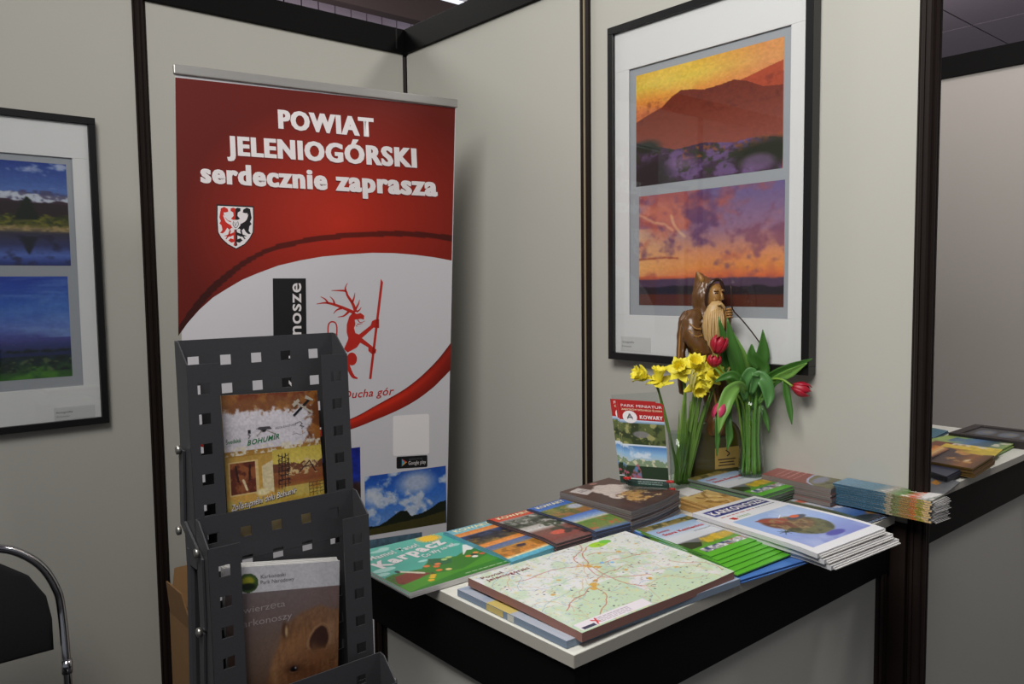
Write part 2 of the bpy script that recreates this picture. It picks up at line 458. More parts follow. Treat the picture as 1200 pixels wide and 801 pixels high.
lamp = MB().box(4.15, 5.2, 6.13, 6.45, 4.165, 4.18, 0.003).build('ceiling_lamp', mat('lamp_housing', rgb(210, 210, 215), 0.5))
lamp.location = (0, 0, 0)
em = bpy.data.materials.new('lamp_diffuser_glow'); em.use_nodes = True
em.node_tree.nodes['Principled BSDF'].inputs['Emission Color'].default_value = (0.85, 0.9, 1, 1)
em.node_tree.nodes['Principled BSDF'].inputs['Emission Strength'].default_value = 1.0
MB().box(4.17, 5.18, 6.15, 6.43, 4.158, 4.164).build('diffuser', em, lamp)
tag(lamp, 'white lit ceiling lamp panel seen above the booth corner beams', 'lamp')

# ------------------------------------------------------------------ COUNTERS
CZ = CAMZ - 0.515
def counter(nm, x0, x1, y0, y1, label, panels, z=CZ):
    t = empty(nm, ((x0 + x1) / 2, (y0 + y1) / 2, 0)); tag(t, label, 'counter')
    def pp(o): o.location = -t.location; return o
    top = pp(MB().box(x0, x1, y0, y1, z - 0.020, z, 0.0012).build('countertop', m_top, t))
    eb = MB()
    eb.box(x0 - 0.0006, x0 + 0.0004, y0, y1, z - 0.0195, z - 0.0012); eb.box(x0, x1, y0 - 0.0006, y0 + 0.0004, z - 0.0195, z - 0.0012)
    eb.build('edge_band', m_topedge, top)
    i = 0.006
    zb0, zb1 = z - 0.128, z - 0.0205
    for a in ((x0 + i, x0 + i + 0.03, y0 + i, y1 - i), (x1 - i - 0.03, x1 - i, y0 + i, y1 - i)):
        pp(MB().box(*a, zb0, zb1, 0.002).build('fascia_beam', m_beam, t)); pp(MB().box(*a, 0.0, 0.05).build('base_beam', m_beam, t))
    for a in ((x0 + i + 0.03, x1 - i - 0.03, y0 + i, y0 + i + 0.03), (x0 + i + 0.03, x1 - i - 0.03, y1 - i - 0.03, y1 - i)):
        pp(MB().box(*a, zb0, zb1, 0.002).build('fascia_beam', m_beam, t)); pp(MB().box(*a, 0.0, 0.05).build('base_beam', m_beam, t))
    for px_, py_ in ((x0 + 0.026, y0 + 0.026), (x1 - 0.026, y0 + 0.026), (x0 + 0.026, y1 - 0.026), (x1 - 0.026, y1 - 0.026)):
        pp(profile_post(px_, py_, 0.0, zb0, t, 'post'))
    pp(MB().box(x0 + 0.018, x0 + 0.022, y0 + 0.04, y1 - 0.04, 0.05, zb0 + 0.002).build('side_panel', m_counterpanel, t))
    pp(MB().box(x0 + 0.04, x1 - 0.04, y0 + 0.018, y0 + 0.022, 0.05, zb0 + 0.002).build('front_panel', m_counterpanel, t))
    return t
counter('display_counter', 0.763, 1.760, 0.766, 1.335, 'white-topped booth counter with black fascia carrying the leaflet piles', 1)
counter('display_counter', 1.815, 2.97, 0.785, 1.40, 'second white-topped black-trimmed counter beyond the end post at right', 1)
#REST
# ------------------------------------------------------------------ FRAMED PICTURES
def framed(nm, label, O, eu, ev, W, H, depth, en, cvs, group):
    """O: top-left outer front corner; eu right, ev down, en towards the viewer (unit)"""
    O, eu, ev, en = map(Vector, (O, eu, ev, en))
    ctr = O + eu * W / 2 + ev * H
    t = empty(nm, ctr); tag(t, label, 'picture', group)
    def P(a, b, off=0.0): return O + eu * a + ev * b + en * off - ctr
    P.n = en
    fw = 0.020
    def bar(a0, a1, b0, b1, z0, z1, nm_, m):
        vs = [P(a, b, z) for z in (z0, z1) for a, b in ((a0, b0), (a1, b0), (a1, b1), (a0, b1))]
        bm = MB(); v = [bm.bm.verts.new(q) for q in vs]
        for f in ((0, 1, 2, 3), (4, 5, 6, 7), (0, 1, 5, 4), (1, 2, 6, 5), (2, 3, 7, 6), (3, 0, 4, 7)): bm.bm.faces.new([v[i] for i in f])
        bmesh.ops.bevel(bm.bm, geom=bm.bm.edges[:], offset=0.0008, segments=1, affect='EDGES')
        return bm.build(nm_, m, t)
    for a in ((0, W, 0, fw), (0, W, H - fw, H), (0, fw, fw, H - fw), (W - fw, W, fw, H - fw)): bar(*a, -depth, 0, 'frame_rail', m_black)
    bar(fw, W - fw, fw, H - fw, -depth, -depth + 0.004, 'backing', m_card)
    bar(fw, W - fw, fw, H - fw, -0.0072, -0.0055, 'glass_pane', GLASS)
    # passepartout as four strips around the opening
    a0, a1, b0, b1 = cvs['open']
    for a in ((fw, W - fw, fw, b0), (fw, W - fw, b1, H - fw), (fw, a0, b0, b1), (a1, W - fw, b0, b1)):
        bar(*a, -0.014, -0.0105, 'passepartout', m_mat)
    bar(a0 - 0.004, a1 + 0.004, b0 - 0.004, b1 + 0.004, -0.019, -0.0165, 'mount_board', m_greymat)
    for (x0, x1, y0, y1), cv in cvs['photos']:
        def Q(u, v, off=0.0, x0=x0, x1=x1, y0=y0, y1=y1): return P(x0 + (x1 - x0) * u, y0 + (y1 - y0) * v, -0.0160 + off)
        Q.n = en
        print_grid('photo_print', Q, cv, t, 0.0, PRINTM)
    x0, x1, y0, y1 = cvs['cap']
    bar(x0, x1, y0, y1, -0.0105, -0.0098, 'caption_card', mat('caption_paper', rgb(205, 203, 205), 0.6, var=0.01))
    lettering('fotografia', P, (x0 + 0.006, y0 + 0.018), (x0 + 0.05, y0 + 0.018), (0, -0.006), k_grey, t, off=-0.0094)
    lettering('Karkonosze', P, (x0 + 0.006, y0 + 0.030), (x0 + 0.04, y0 + 0.030), (0, -0.005), k_grey, t, off=-0.0094)
    return t

# sunset over a dark ridge
c1 = Cv(190, 190, (200, 120, 60))
c1.stops([(0, (226, 176, 60)), (0.12, (222, 190, 75)), (0.25, (224, 142, 60)), (0.36, (205, 110, 60))])
c1.clouds(0, 0, 1, 0.3, 5, 3, (240, 205, 95), 0.45, 0.3, 0.6)
c1.mix(np.clip((c1.U - 0.45) * 2.2, 0, 1) * (c1.V < 0.5) * 0.6, (212, 120, 96))
c1.ridge(0.27, 0.10, 3, 21, (188, 84, 50), 0.5, 1)
c1.poly([(0.45, 0.36), (0.62, 0.28), (0.78, 0.24), (0.9, 0.20), (1, 0.17), (1, 0.5), (0.4, 0.5)], (172, 70, 42))
rp = [(0, 0.42), (0.1, 0.37), (0.2, 0.33), (0.27, 0.26), (0.34, 0.22), (0.42, 0.235), (0.5, 0.26), (0.62, 0.25), (0.7, 0.235), (0.78, 0.27), (0.88, 0.34), (1, 0.36), (1, 1), (0, 1)]
c1.poly(rp, (120, 42, 26))
m_ = c1.polym(rp); t_ = np.clip((c1.V - 0.28) / 0.45, 0, 1)[..., None]
g_ = C(112, 40, 22) * (1 - t_) + C(140, 72, 62) * t_; c1.a[m_] = g_[m_]
c1.clouds(0, 0.25, 1, 0.45, 30, 5, (84, 26, 20), 0.5, 0.3, 0.4)
low = [(0, 0.60), (0.15, 0.66), (0.3, 0.72), (0.5, 0.70), (0.7, 0.74), (0.85, 0.72), (1, 0.76), (1, 1), (0, 1)]
c1.poly(low, (66, 44, 66))
c1.mix(c1.polym(low) * np.clip((c1.nz(14, 8) - 0.45) * 6, 0, 1) * 0.75, (122, 92, 146))
c1.mix(c1.polym(low) * np.clip((c1.nz(22, 9) - 0.55) * 8, 0, 1) * 0.85, (48, 52, 34))
c1.mix(((c1.V > 0.72) & (c1.V < 0.82) & (c1.U > 0.35)) * np.clip((c1.nz(26, 19) - 0.5) * 8, 0, 1) * 0.7, (150, 84, 50))
c1.ell(0.9, 0.86, 0.2, 0.1, (38, 40, 28), 0.8); c1.ell(0.1, 0.92, 0.16, 0.16, (40, 34, 38), 0.8); c1.ell(0.08, 0.66, 0.1, 0.06, (38, 42, 36), 0.8)
c1.ell(0.85, 0.93, 0.10, 0.07, (140, 106, 158), 0.6, 0.6); c1.ell(0.35, 0.84, 0.1, 0.05, (140, 106, 150), 0.8, 0.5)
c1.speck(0.14, 2)
# violet clouds over orange horizon
c2 = Cv(190, 175, (120, 90, 130))
c2.stops([(0, (108, 92, 142)), (0.35, (150, 110, 138)), (0.55, (216, 140, 100)), (0.66, (226, 140, 76)), (0.75, (214, 104, 66)), (0.78, (120, 76, 82)), (0.85, (60, 44, 56)), (1, (84, 40, 34))])
c2.mix(np.clip((0.5 - c2.U) * 2, 0, 1) * (c2.V > 0.3) * (c2.V < 0.74) * 0.6, (240, 190, 130))
cm1 = np.clip(1.15 - np.hypot((c2.U - 0.22) / 0.42, (c2.V - 0.14) / 0.34), 0, 1); cm2 = np.clip(1.1 - np.hypot((c2.U - 0.46) / 0.14, (c2.V - 0.24) / 0.24), 0, 1); cm3 = np.clip(1.1 - np.hypot((c2.U - 0.88) / 0.36, (c2.V - 0.46) / 0.16), 0, 1)
c2.mix(np.clip((cm1 + (c2.nz(8, 31, 5) - 0.62) * 1.6) * 2.2, 0, 1) * 0.85, (176, 86, 78)); c2.mix(np.clip((cm1 + (c2.nz(10, 32, 5) - 0.72) * 2) * 1.6, 0, 1) * 0.6, (214, 130, 104))
c2.mix(np.clip((cm2 + (c2.nz(12, 33, 5) - 0.62) * 1.8) * 2.2, 0, 1) * 0.85, (98, 62, 104)); c2.mix(np.clip((cm3 + (c2.nz(14, 35, 5) - 0.66) * 2.2) * 2.2, 0, 1) * 0.75, (130, 76, 100))
c2.line([(0, 0.17), (0.05, 0.20), (0.12, 0.25), (0.20, 0.27), (0.26, 0.33)], 0.022, (240, 190, 150), 0.5)
c2.line([(0.25, 0.20), (0.27, 0.28), (0.31, 0.35), (0.35, 0.39)], 0.022, (246, 204, 150), 0.5)
c2.line([(0, 0.58), (0.2, 0.57), (0.3, 0.58)], 0.015, (150, 70, 60), 0.8)
c2.ridge(0.76, 0.05, 4, 12, (84, 62, 86), y1=0.84); c2.ridge(0.83, 0.05, 9, 14, (42, 34, 42), y1=0.92)
c2.box(0, 0.9, 1, 1, (88, 42, 32)); c2.blur(2); c2.speck(0.10, 4)
D = 1.747
PTL = onx(D, 707, 35); PBL = onx(D, 717, 419)
yl = (PTL.y + PBL.y) / 2; ztop = PTL.z; zbot = PBL.z - 0.004
PR = onx(D, 950, 250); Wf = yl - PR.y
def pf(px, py):
    p = onx(D, px, py); return yl - p.y, ztop - p.z
oa, ob = pf(734, 79), pf(920, 374)
oa1 = pf(917, 32); p1a, p1b = pf(741, 88), pf(913, 196); p2a, p2b = pf(744.5, 230), pf(914, 360)
framed('framed_picture', 'black-framed double sunset photo in red and violet on right wall', (D, yl, ztop), (0, -1, 0), (0, 0, -1), Wf, ztop - zbot, 0.033, (-1, 0, 0),
       dict(open=(oa[0], ob[0], oa1[1] * 0.5 + oa[1] * 0.5, ob[1]), photos=[((p1a[0], p1b[0], p1a[1], p1b[1]), c1), ((p2a[0], p2b[0], p2a[1], p2b[1]), c2)],
            cap=(*[pf(725, 400)[0], pf(760, 400)[0]], Wf * 0 + pf(725, 394)[1], pf(740, 412)[1])), None)

# lake under mountains; blue sky over green valley
c3 = Cv(200, 180, (30, 60, 140))
c3.stops([(0, (34, 58, 140)), (0.28, (84, 112, 180)), (0.36, (70, 60, 90)), (0.5, (52, 38, 40)), (0.52, (96, 92, 34)), (0.60, (80, 80, 34)), (0.64, (140, 120, 80)), (0.69, (56, 52, 70)), (0.8, (52, 54, 100)), (0.9, (86, 110, 190)), (1, (34, 44, 110))])
c3.clouds(0.3, 0.0, 1, 0.25, 6, 41, (190, 196, 220), 0.62, 0.1, 0.8)
c3.ridge(0.285, 0.11, 4, 71, (196, 200, 216), y1=0.40); c3.mix((c3.V > 0.27) * (c3.V < 0.42) * np.clip((c3.nz(26, 72) - 0.47) * 9, 0, 1) * 0.8, (74, 66, 100))
c3.ridge(0.38, 0.1, 7, 43, (58, 38, 50), y1=0.5); c3.ridge(0.40, 0.05, 12, 44, (44, 30, 34), y1=0.52)
c3.clouds(0, 0.5, 1, 0.62, 20, 45, (120, 116, 36), 0.5, 0.1, 0.8)
c3.clouds(0, 0.70, 1, 1, 14, 46, (36, 34, 62), 0.5, 0.2, 0.8)
for q in range(10): c3.poly([(0.80, 0.33 + q * 0.018), (0.80 - 0.018 - 0.0055 * q - 0.01 * (q % 2), 0.375 + q * 0.020), (0.80 + 0.016 + 0.0052 * q + 0.012 * ((q + 1) % 2), 0.378 + q * 0.020)], (18, 28, 16))
for q in range(9): c3.poly([(0.80, 0.90 - q * 0.018), (0.80 - 0.012 - 0.0055 * q, 0.86 - q * 0.018), (0.80 + 0.012 + 0.006 * q, 0.862 - q * 0.018)], (26, 28, 40), 0.8)
c3.mix((c3.V > 0.61) * (c3.V < 0.67) * np.clip((c3.nz(44, 73) - 0.4) * 6, 0, 1) * 0.8, (168, 144, 100)); c3.mix((c3.V > 0.5) * (c3.V < 0.62) * np.clip((c3.nz(36, 74) - 0.5) * 8, 0, 1) * 0.8, (44, 50, 24))
c3.blur(1); c3.speck(0.12, 6)
c4 = Cv(200, 170, (30, 70, 170))
c4.stops([(0, (28, 56, 158)), (0.3, (52, 96, 184)), (0.5, (84, 104, 182)), (0.62, (70, 70, 140)), (0.72, (40, 48, 96)), (0.8, (26, 44, 52)), (0.88, (34, 62, 34)), (1, (50, 96, 34))])
c4.clouds(0, 0.15, 1, 0.6, 4, 51, (118, 156, 214), 0.5, 0.3, 0.5)
c4.clouds(0, 0.72, 1, 0.93, 16, 52, (20, 34, 26), 0.48, 0.1, 0.8); c4.clouds(0, 0.88, 1, 1, 9, 53, (84, 140, 40), 0.5, 0.2, 0.7)
c4.mix((c4.V < 0.6) * np.clip((vnoise(c4.w, c4.h, 3, 16, 55, 5) - 0.52) * 4, 0, 1) * 0.45, (130, 160, 214)); c4.mix((c4.V > 0.70) * (c4.V < 0.93) * np.clip((c4.nz(40, 56) - 0.5) * 8, 0, 1) * 0.6, (16, 26, 40)); c4.mix((c4.V > 0.80) * (c4.V < 0.93) * np.clip((c4.nz(30, 57) - 0.56) * 8, 0, 1) * 0.7, (96, 110, 70)); c4.ridge(0.74, 0.04, 10, 54, (30, 40, 84), y1=0.78); c4.blur(1); c4.speck(0.12, 7)
D2 = WY - 0.030
a = ony(D2, 116.5, 138.5); b = ony(D2, 121, 496)
xr = (a.x + b.x) / 2 + 0.003; zt = a.z - 0.001; zb = b.z
W2, H2 = 0.70, zt - zb
def pg(px, py):
    p = ony(D2, px, py); return p.x - (xr - W2), zt - p.z
o1, o2 = pg(85.5, 184.7), pg(90, 452.5)
q1, q2, q3, q4 = pg(78.6, 192), pg(80, 311), pg(80.5, 323.5), pg(82, 441)
xm = W2 * 0 + (W2 - q1[0])
framed('framed_picture', 'black-framed pair of blue landscape photos on the back wall', (xr - W2, D2, zt), (1, 0, 0), (0, 0, -1), W2, H2, 0.028, (0, -1, 0),
       dict(open=(W2 - o1[0], o1[0], o1[1], o2[1]), photos=[((xm, q1[0], q1[1], q2[1]), c3), ((xm, q3[0], q3[1], q4[1]), c4)],
            cap=(pg(64, 480)[0], pg(112, 480)[0], pg(88, 476)[1], pg(88, 491)[1])), None)

# ------------------------------------------------------------------ ROLL-UP BANNER
bTL = Vector((0.742, 2.24, CAMZ + 0.583)); bTR = Vector((1.58, 2.11, CAMZ + 0.583))
def floor_pt(px, py, dist2):
    r = ray(px, py); s = dist2 / math.hypot(r.x, r.y); return CP + r * s
L1 = floor_pt(221, 700, math.hypot(bTL.x, bTL.y) * 1.005); R1 = floor_pt(523.5, 612, math.hypot(bTR.x, bTR.y) * 1.02)
bn = (bTR - bTL).cross((L1 + R1) / 2 - (bTL + bTR) / 2).normalized()     # the sheet is one plane, leaning slightly
if bn.y > 0: bn = -bn
def _onb(px, py): r = ray(px, py); return CP + r * ((bTL - CP).dot(bn) / r.dot(bn))
L1 = _onb(221, 700); R1 = _onb(523.5, 612)
kL = (bTL.z - 0.09) / (bTL.z - L1.z); kR = (bTR.z - 0.09) / (bTR.z - R1.z)
bBL = bTL + (L1 - bTL) * kL; bBR = bTR + (R1 - bTR) * kR
borg = Vector(((bBL.x + bBR.x) / 2, (bBL.y + bBR.y) / 2, 0))
BS = quad_surf(bTL, bTR, bBR, bBL, None, borg)
def BP(px, py, off=0.0):      # frame coordinates traced onto the sheet's own plane
    r = ray(px, py); s = (bTL - CP).dot(bn) / r.dot(bn)
    return CP + r * s - borg + bn * (off * 0.4)
BP.n = bn
ban = empty('roll_up_banner', borg); tag(ban, 'red and white roll-up banner with white lettering in the booth corner', 'banner')
bex = (bTR - bTL).normalized()
# sheet: colour fields on the fabric
bw, bh = 150, 330
cb = Cv(bw, bh, (206, 203, 207))
sheet = print_grid('printed_sheet', (lambda f: (setattr(f, 'n', bn), f)[1])(lambda u, v, off=0.0: BS(u, v) + bn * off), cb, ban, 0.0, PRINTM)
bkm = MB()
vs = [BS(u, v) - bn * 0.0012 for u, v in ((0, 0), (1, 0), (1, 1), (0, 1))]
pyd('sheet_backing', vs, [(0, 1, 2, 3)], m_paper, ban)
# red field: gradient grid clipped to its outline
arc = [(205.5, 402), (209.4, 392.8), (220, 378), (233.7, 362.5), (250, 348), (267.4, 337.2), (284, 327.5), (301, 320.3), (326, 311), (351.7, 305), (377, 300.5), (402, 298.2), (436, 296), (462, 296.4), (486.5, 298.4), (510, 301.5), (531, 305.5)]
def red_field():
    n = 160; rows = 150; vs, fs, cols = [], [], []
    xs = np.linspace(0, 1, n)
    ax = [p[0] for p in arc]; ay = [p[1] for p in arc]
    for j in range(rows):
        t = j / (rows - 1)
        for i in range(n):
            u = xs[i]
            xt = 205.3 + (533.4 - 205.3) * u; yt = 90.5 + (126.5 - 90.5) * u
            xb = 209.0 + (529.3 - 209.0) * u; yb = float(np.interp(xb, ax, ay))
            x = xt + (xb - xt) * t; y = yt + (yb - yt) * t
            vs.append(tuple(BP(x, y, 0.0005)))
            d = math.hypot((x - 400) / 190, (y - 262) / 150)
            k = min(1, max(0, 1 - d)) ** 0.9
            cc = np.array([98, 22, 13]) * (1 - k) + np.array([184, 44, 26]) * k
            # darker arc line above the white
            arcy = float(np.interp(xb, ax, ay))
            ya = arcy - 22 + 22 * max(0, (310 - xb) / 110) ** 1.2 - 4 * max(0, (xb - 440) / 90)
            wd = 3.2 if xb > 300 else 3.2 + (300 - xb) * 0.05
            if abs(y - ya + 0) < wd: cc = cc * 0.55
            cols.append(cc / 255)
    idx = np.arange(n * rows).reshape(rows, n)
    f = np.stack([idx[:-1, :-1], idx[1:, :-1], idx[1:, 1:], idx[:-1, 1:]], -1).reshape(-1, 4)
    me = bpy.data.meshes.new('red_field'); me.from_pydata(vs, [], f.tolist()); me.update()
    at = me.color_attributes.new('ink', 'FLOAT_COLOR', 'POINT'); s = np.array(cols)
    l = np.where(s <= 0.04045, s / 12.92, ((s + 0.055) / 1.055) ** 2.4)
    at.data.foreach_set('color', np.concatenate([l, np.ones((len(l), 1))], -1).astype(np.float32).ravel())
    if sum(p.normal.dot(bn) for p in me.polygons) < 0: me.flip_normals()
    link('red_field', me, PRINTM, ban, True)
red_field()
# lower swoosh band from the right edge down to the left, behind the rack
up_ = smooth_pts([(528.6, 401), (516, 417.5), (503, 431.6), (487, 446), (469.6, 458.5), (440, 475), (410.6, 490.5), (360, 507), (300, 516), (240, 512), (212, 500)], 6)
lo_ = smooth_pts([(528.2, 433), (517, 444.5), (506, 455), (487, 469), (466, 480.5), (438, 492.5), (410.6, 503), (360, 518), (300, 528), (240, 524), (212, 514)], 6)
vsb, fsb, cl = [], [], []
for i, (p, q) in enumerate(zip(up_, lo_)):
    for j in range(7):
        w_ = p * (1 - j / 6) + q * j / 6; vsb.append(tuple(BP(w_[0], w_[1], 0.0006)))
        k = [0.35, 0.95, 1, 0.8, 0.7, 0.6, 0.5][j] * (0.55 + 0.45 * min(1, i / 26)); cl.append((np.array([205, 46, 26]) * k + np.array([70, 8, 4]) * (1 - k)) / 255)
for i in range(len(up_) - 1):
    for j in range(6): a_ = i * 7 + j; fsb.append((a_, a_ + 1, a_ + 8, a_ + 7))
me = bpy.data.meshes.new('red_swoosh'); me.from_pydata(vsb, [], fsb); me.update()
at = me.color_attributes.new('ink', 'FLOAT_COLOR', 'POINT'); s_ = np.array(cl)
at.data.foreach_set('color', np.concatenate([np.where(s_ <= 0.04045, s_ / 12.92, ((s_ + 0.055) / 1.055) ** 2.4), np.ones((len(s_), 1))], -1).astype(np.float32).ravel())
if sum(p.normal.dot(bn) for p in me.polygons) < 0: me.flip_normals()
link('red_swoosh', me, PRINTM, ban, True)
# headline, with a soft dark print shadow below each line
k_shadow = flat('deep_red_shadow', 100, 16, 10)
for body, b0, b1, upx in (('POWIAT', (327.2, 149.6), (437.6, 159.8), (-1.0, -21.8)), ('JELENIOGÓRSKI', (267.0, 180.6), (487.8, 195.6), (-1.0, -22.2)), ('serdecznie zaprasza', (236.0, 213.0), (512.0, 229.2), (-1.0, -23.5))):
    lettering(body, BP, (b0[0] - 1.2, b0[1] + 1.6), (b1[0] - 1.2, b1[1] + 1.6), upx, k_shadow, ban, bold=0.03, off=0.0009, name='letter_shadow')
    for q_ in (-0.95, -0.5, 0.0, 0.5, 0.95): lettering(body, BP, (b0[0] + q_, b0[1] + 0.12 * q_), (b1[0] + q_, b1[1] + 0.12 * q_), upx, k_white, ban, bold=0.03, off=0.0013 + 0.0001 * q_)
# coat of arms
def SH(x, y): return (240 + x / 11.44, 230 + y / 11.44)
shield = [(170, 122), (645, 145), (650, 300), (642, 480), (600, 560), (530, 640), (420, 698), (310, 640), (225, 560), (180, 480), (168, 300)]
def grow(pts, k): 
    cx = sum(p[0] for p in pts) / len(pts); cy = sum(p[1] for p in pts) / len(pts); return [(cx + (x - cx) * k, cy + (y - cy) * k) for x, y in pts]
flatpoly('shield_outline', BP, [SH(*p) for p in grow(shield, 1.05)], k_black, ban, 0.0009)
flatpoly('shield_field', BP, [SH(*p) for p in grow(shield, 0.99)], k_white, ban, 0.0012)
def eagle(s, m_):
    fx = lambda x: x if s < 0 else 822 - x
    wing = [(215, 160), (260, 140), (305, 165), (315, 205), (280, 215), (250, 215), (262, 270), (310, 320), (360, 335), (410, 320), (410, 440), (360, 420), (330, 450), (300, 420), (270, 470), (240, 495), (205, 490), (235, 450), (225, 390), (195, 360), (215, 330), (195, 280), (205, 220)]
    flatpoly('eagle_wing', BP, [SH(fx(x), y + (10 if s > 0 else 0)) for x, y in wing], m_, ban, 0.0015)
    flatpoly('eagle_head', BP, [SH(fx(x), y) for x, y in ((345, 160), (385, 150), (411, 165), (411, 330), (350, 300), (385, 260), (380, 215), (345, 195))], m_, ban, 0.0015)
    flatpoly('eagle_tail', BP, [SH(fx(x), y) for x, y in ((400, 430), (411, 430), (411, 670), (385, 655), (395, 610), (355, 620), (315, 590), (345, 560), (385, 575), (385, 520), (340, 540), (255, 530), (330, 505), (390, 480))], m_, ban, 0.0015)
    flatpoly('eagle_claw', BP, [SH(fx(x), y) for x, y in ((330, 450), (350, 455), (335, 520), (290, 575), (275, 570), (310, 520))], m_, ban, 0.0015)
eagle(-1, k_red); eagle(1, k_black)
strokes('breast_crescent', BP, [([SH(245, 250), SH(290, 330), SH(350, 365), SH(411, 375), SH(480, 350), SH(545, 310), SH(580, 240)], [0.5, 2.4, 3, 3, 3, 2.4, 0.5])], k_white, ban, 0.0018)
flatpoly('breast_shield', BP, [SH(*p) for p in ((350, 315), (475, 315), (475, 390), (440, 435), (411, 445), (380, 435), (350, 390))], k_white, ban, 0.0020)
strokes('breast_emblem', BP, [([SH(385, 335), SH(378, 375), SH(400, 415), SH(411, 420), SH(430, 412), SH(450, 375), SH(440, 335)], [0.8, 0.8]), ([SH(398, 345), SH(411, 395), SH(428, 345)], [0.6, 0.6])], k_grey, ban, 0.0022)
# black tab with vertical word
flatpoly('black_tab', BP, [(319.6, 326), (358.4, 326), (360, 464), (321, 464)], k_black, ban, 0.0009)
lettering('Karkonosze', BP, (353.2, 459), (352.6, 331.5), (-15.5, 0), k_white, ban, bold=0.012, off=0.0013)
# red emblem: antlered figure with a staff
def ST(x, y): return (360 + x / 5.933, 315 + y / 5.933)
k_emb = flat('emblem_red', 186, 34, 22)
flatpoly('emblem_staff', BP, [ST(*p) for p in ((512, 68), (527, 92), (446, 765), (429, 763))], k_emb, ban, 0.0010)
body = [(292, 330), (320, 300), (345, 312), (372, 305), (396, 325), (394, 352), (372, 346), (350, 350), (330, 352), (335, 385), (325, 410), (335, 445), (360, 455), (440, 392), (450, 362), (470, 352), (500, 348), (500, 410), (460, 408), (380, 480), (455, 540), (480, 560), (476, 585), (448, 590), (425, 570), (424, 545), (368, 512), (345, 545), (280, 580), (255, 555), (280, 500), (285, 480), (274, 440), (275, 385)]
flatpoly('emblem_body', BP, [ST(*p) for p in body], k_emb, ban, 0.0010)
ant = [([(330, 305), (250, 270), (190, 248), (130, 235), (64, 243)], [4, 3.2, 2.6, 0.6]), ([(145, 238), (125, 210), (92, 192)], [2.6, 0.6]), ([(190, 245), (180, 215), (156, 190)], [2.6, 0.5]), ([(240, 272), (205, 285), (182, 310)], [2.6, 0.6]), ([(290, 295), (255, 325), (212, 334)], [3, 0.6]),
       ([(338, 298), (315, 240), (280, 185), (268, 155), (230, 150), (168, 149)], [4, 3.2, 2.4, 2.2, 0.6]), ([(270, 160), (265, 130), (280, 97)], [2.6, 0.5]), ([(312, 235), (325, 200), (332, 165)], [2.8, 0.5]), ([(335, 280), (355, 245), (364, 213)], [2.6, 0.5]), ([(342, 298), (362, 285), (376, 266)], [2.4, 0.5]),
       ([(350, 352), (370, 372), (404, 360)], [1.4, 0.4]), ([(345, 385), (365, 382), (385, 378)], [1.2, 0.4]), ([(338, 395), (352, 398)], [1.2, 0.4]),
       ([(145, 470), (145, 400), (160, 370), (190, 370), (205, 400), (205, 475)], [1.6, 1.6]), ([(150, 560), (110, 590), (95, 575), (108, 552)], [1.4, 1.0])]
strokes('emblem_antlers', BP, [([ST(*p) for p in pts], w_) for pts, w_ in ant[:-2]], k_emb, ban, 0.0010)
strokes('emblem_loop', BP, [([ST(*p) for p in pts], w_) for pts, w_ in ant[-2:-1]], k_emb, ban, 0.0010)
strokes('emblem_tail', BP, [([ST(*p) for p in pts], w_) for pts, w_ in ant[-1:]], k_emb, ban, 0.0010)
flatpoly('emblem_thigh', BP, [ST(310 + 36 * math.cos(t), 625 + 45 * math.sin(t)) for t in np.linspace(0, 6.1, 24)], k_emb, ban, 0.0010)
strokes('emblem_leg', BP, [([ST(275, 620), ST(290, 690), ST(318, 745), ST(350, 760)], [3.2, 4.5, 4, 1.5])], k_emb, ban, 0.0011)
lettering('Kraina Ducha gór', BP, (361, 470.5), (461.5, 462.0), (0.4, -9.6), k_emb, ban, bold=0.01, shear=0.2, off=0.0013)
# plain white card (code left out) and store badge
def rrect(x0, y0, x1, y1, r, sl=0.0):
    out = []
    for cx, cy, a0 in ((x1 - r, y0 + r, -90), (x1 - r, y1 - r, 0), (x0 + r, y1 - r, 90), (x0 + r, y0 + r, 180)):
        for k in range(4):
            a = math.radians(a0 + k * 30); out.append((cx + r * math.cos(a), cy + r * math.sin(a) + sl * (cx - x0)))
    return out
flatpoly('white_card', BP, rrect(460.5, 487, 503, 534, 2.5, -0.06), flat('bright_white', 236, 232, 232), ban, 0.0008)
flatpoly('badge', BP, rrect(464.6, 535, 500.8, 549, 1.5, -0.06), k_black, ban, 0.0008)
flatpoly('badge_symbol', BP, [(470.8, 537.3), (477.2, 541.0), (474.0, 541.6)], flat('red2', 200, 70, 60), ban, 0.0012)
flatpoly('badge_symbol', BP, [(470.8, 537.3), (474.0, 541.6), (470.8, 546.2)], flat('cyan', 70, 160, 190), ban, 0.0012)
flatpoly('badge_symbol', BP, [(474.0, 541.6), (477.2, 541.0), (470.8, 546.2)], flat('orange2', 210, 150, 50), ban, 0.0012)
lettering('Google play', BP, (478.6, 544.4), (499.0, 542.8), (0, -4.6), k_white, ban, off=0.0013)
lettering('ANDROID APP ON', BP, (479.0, 538.6), (494.5, 537.6), (0, -1.5), k_grey, ban, off=0.0013)
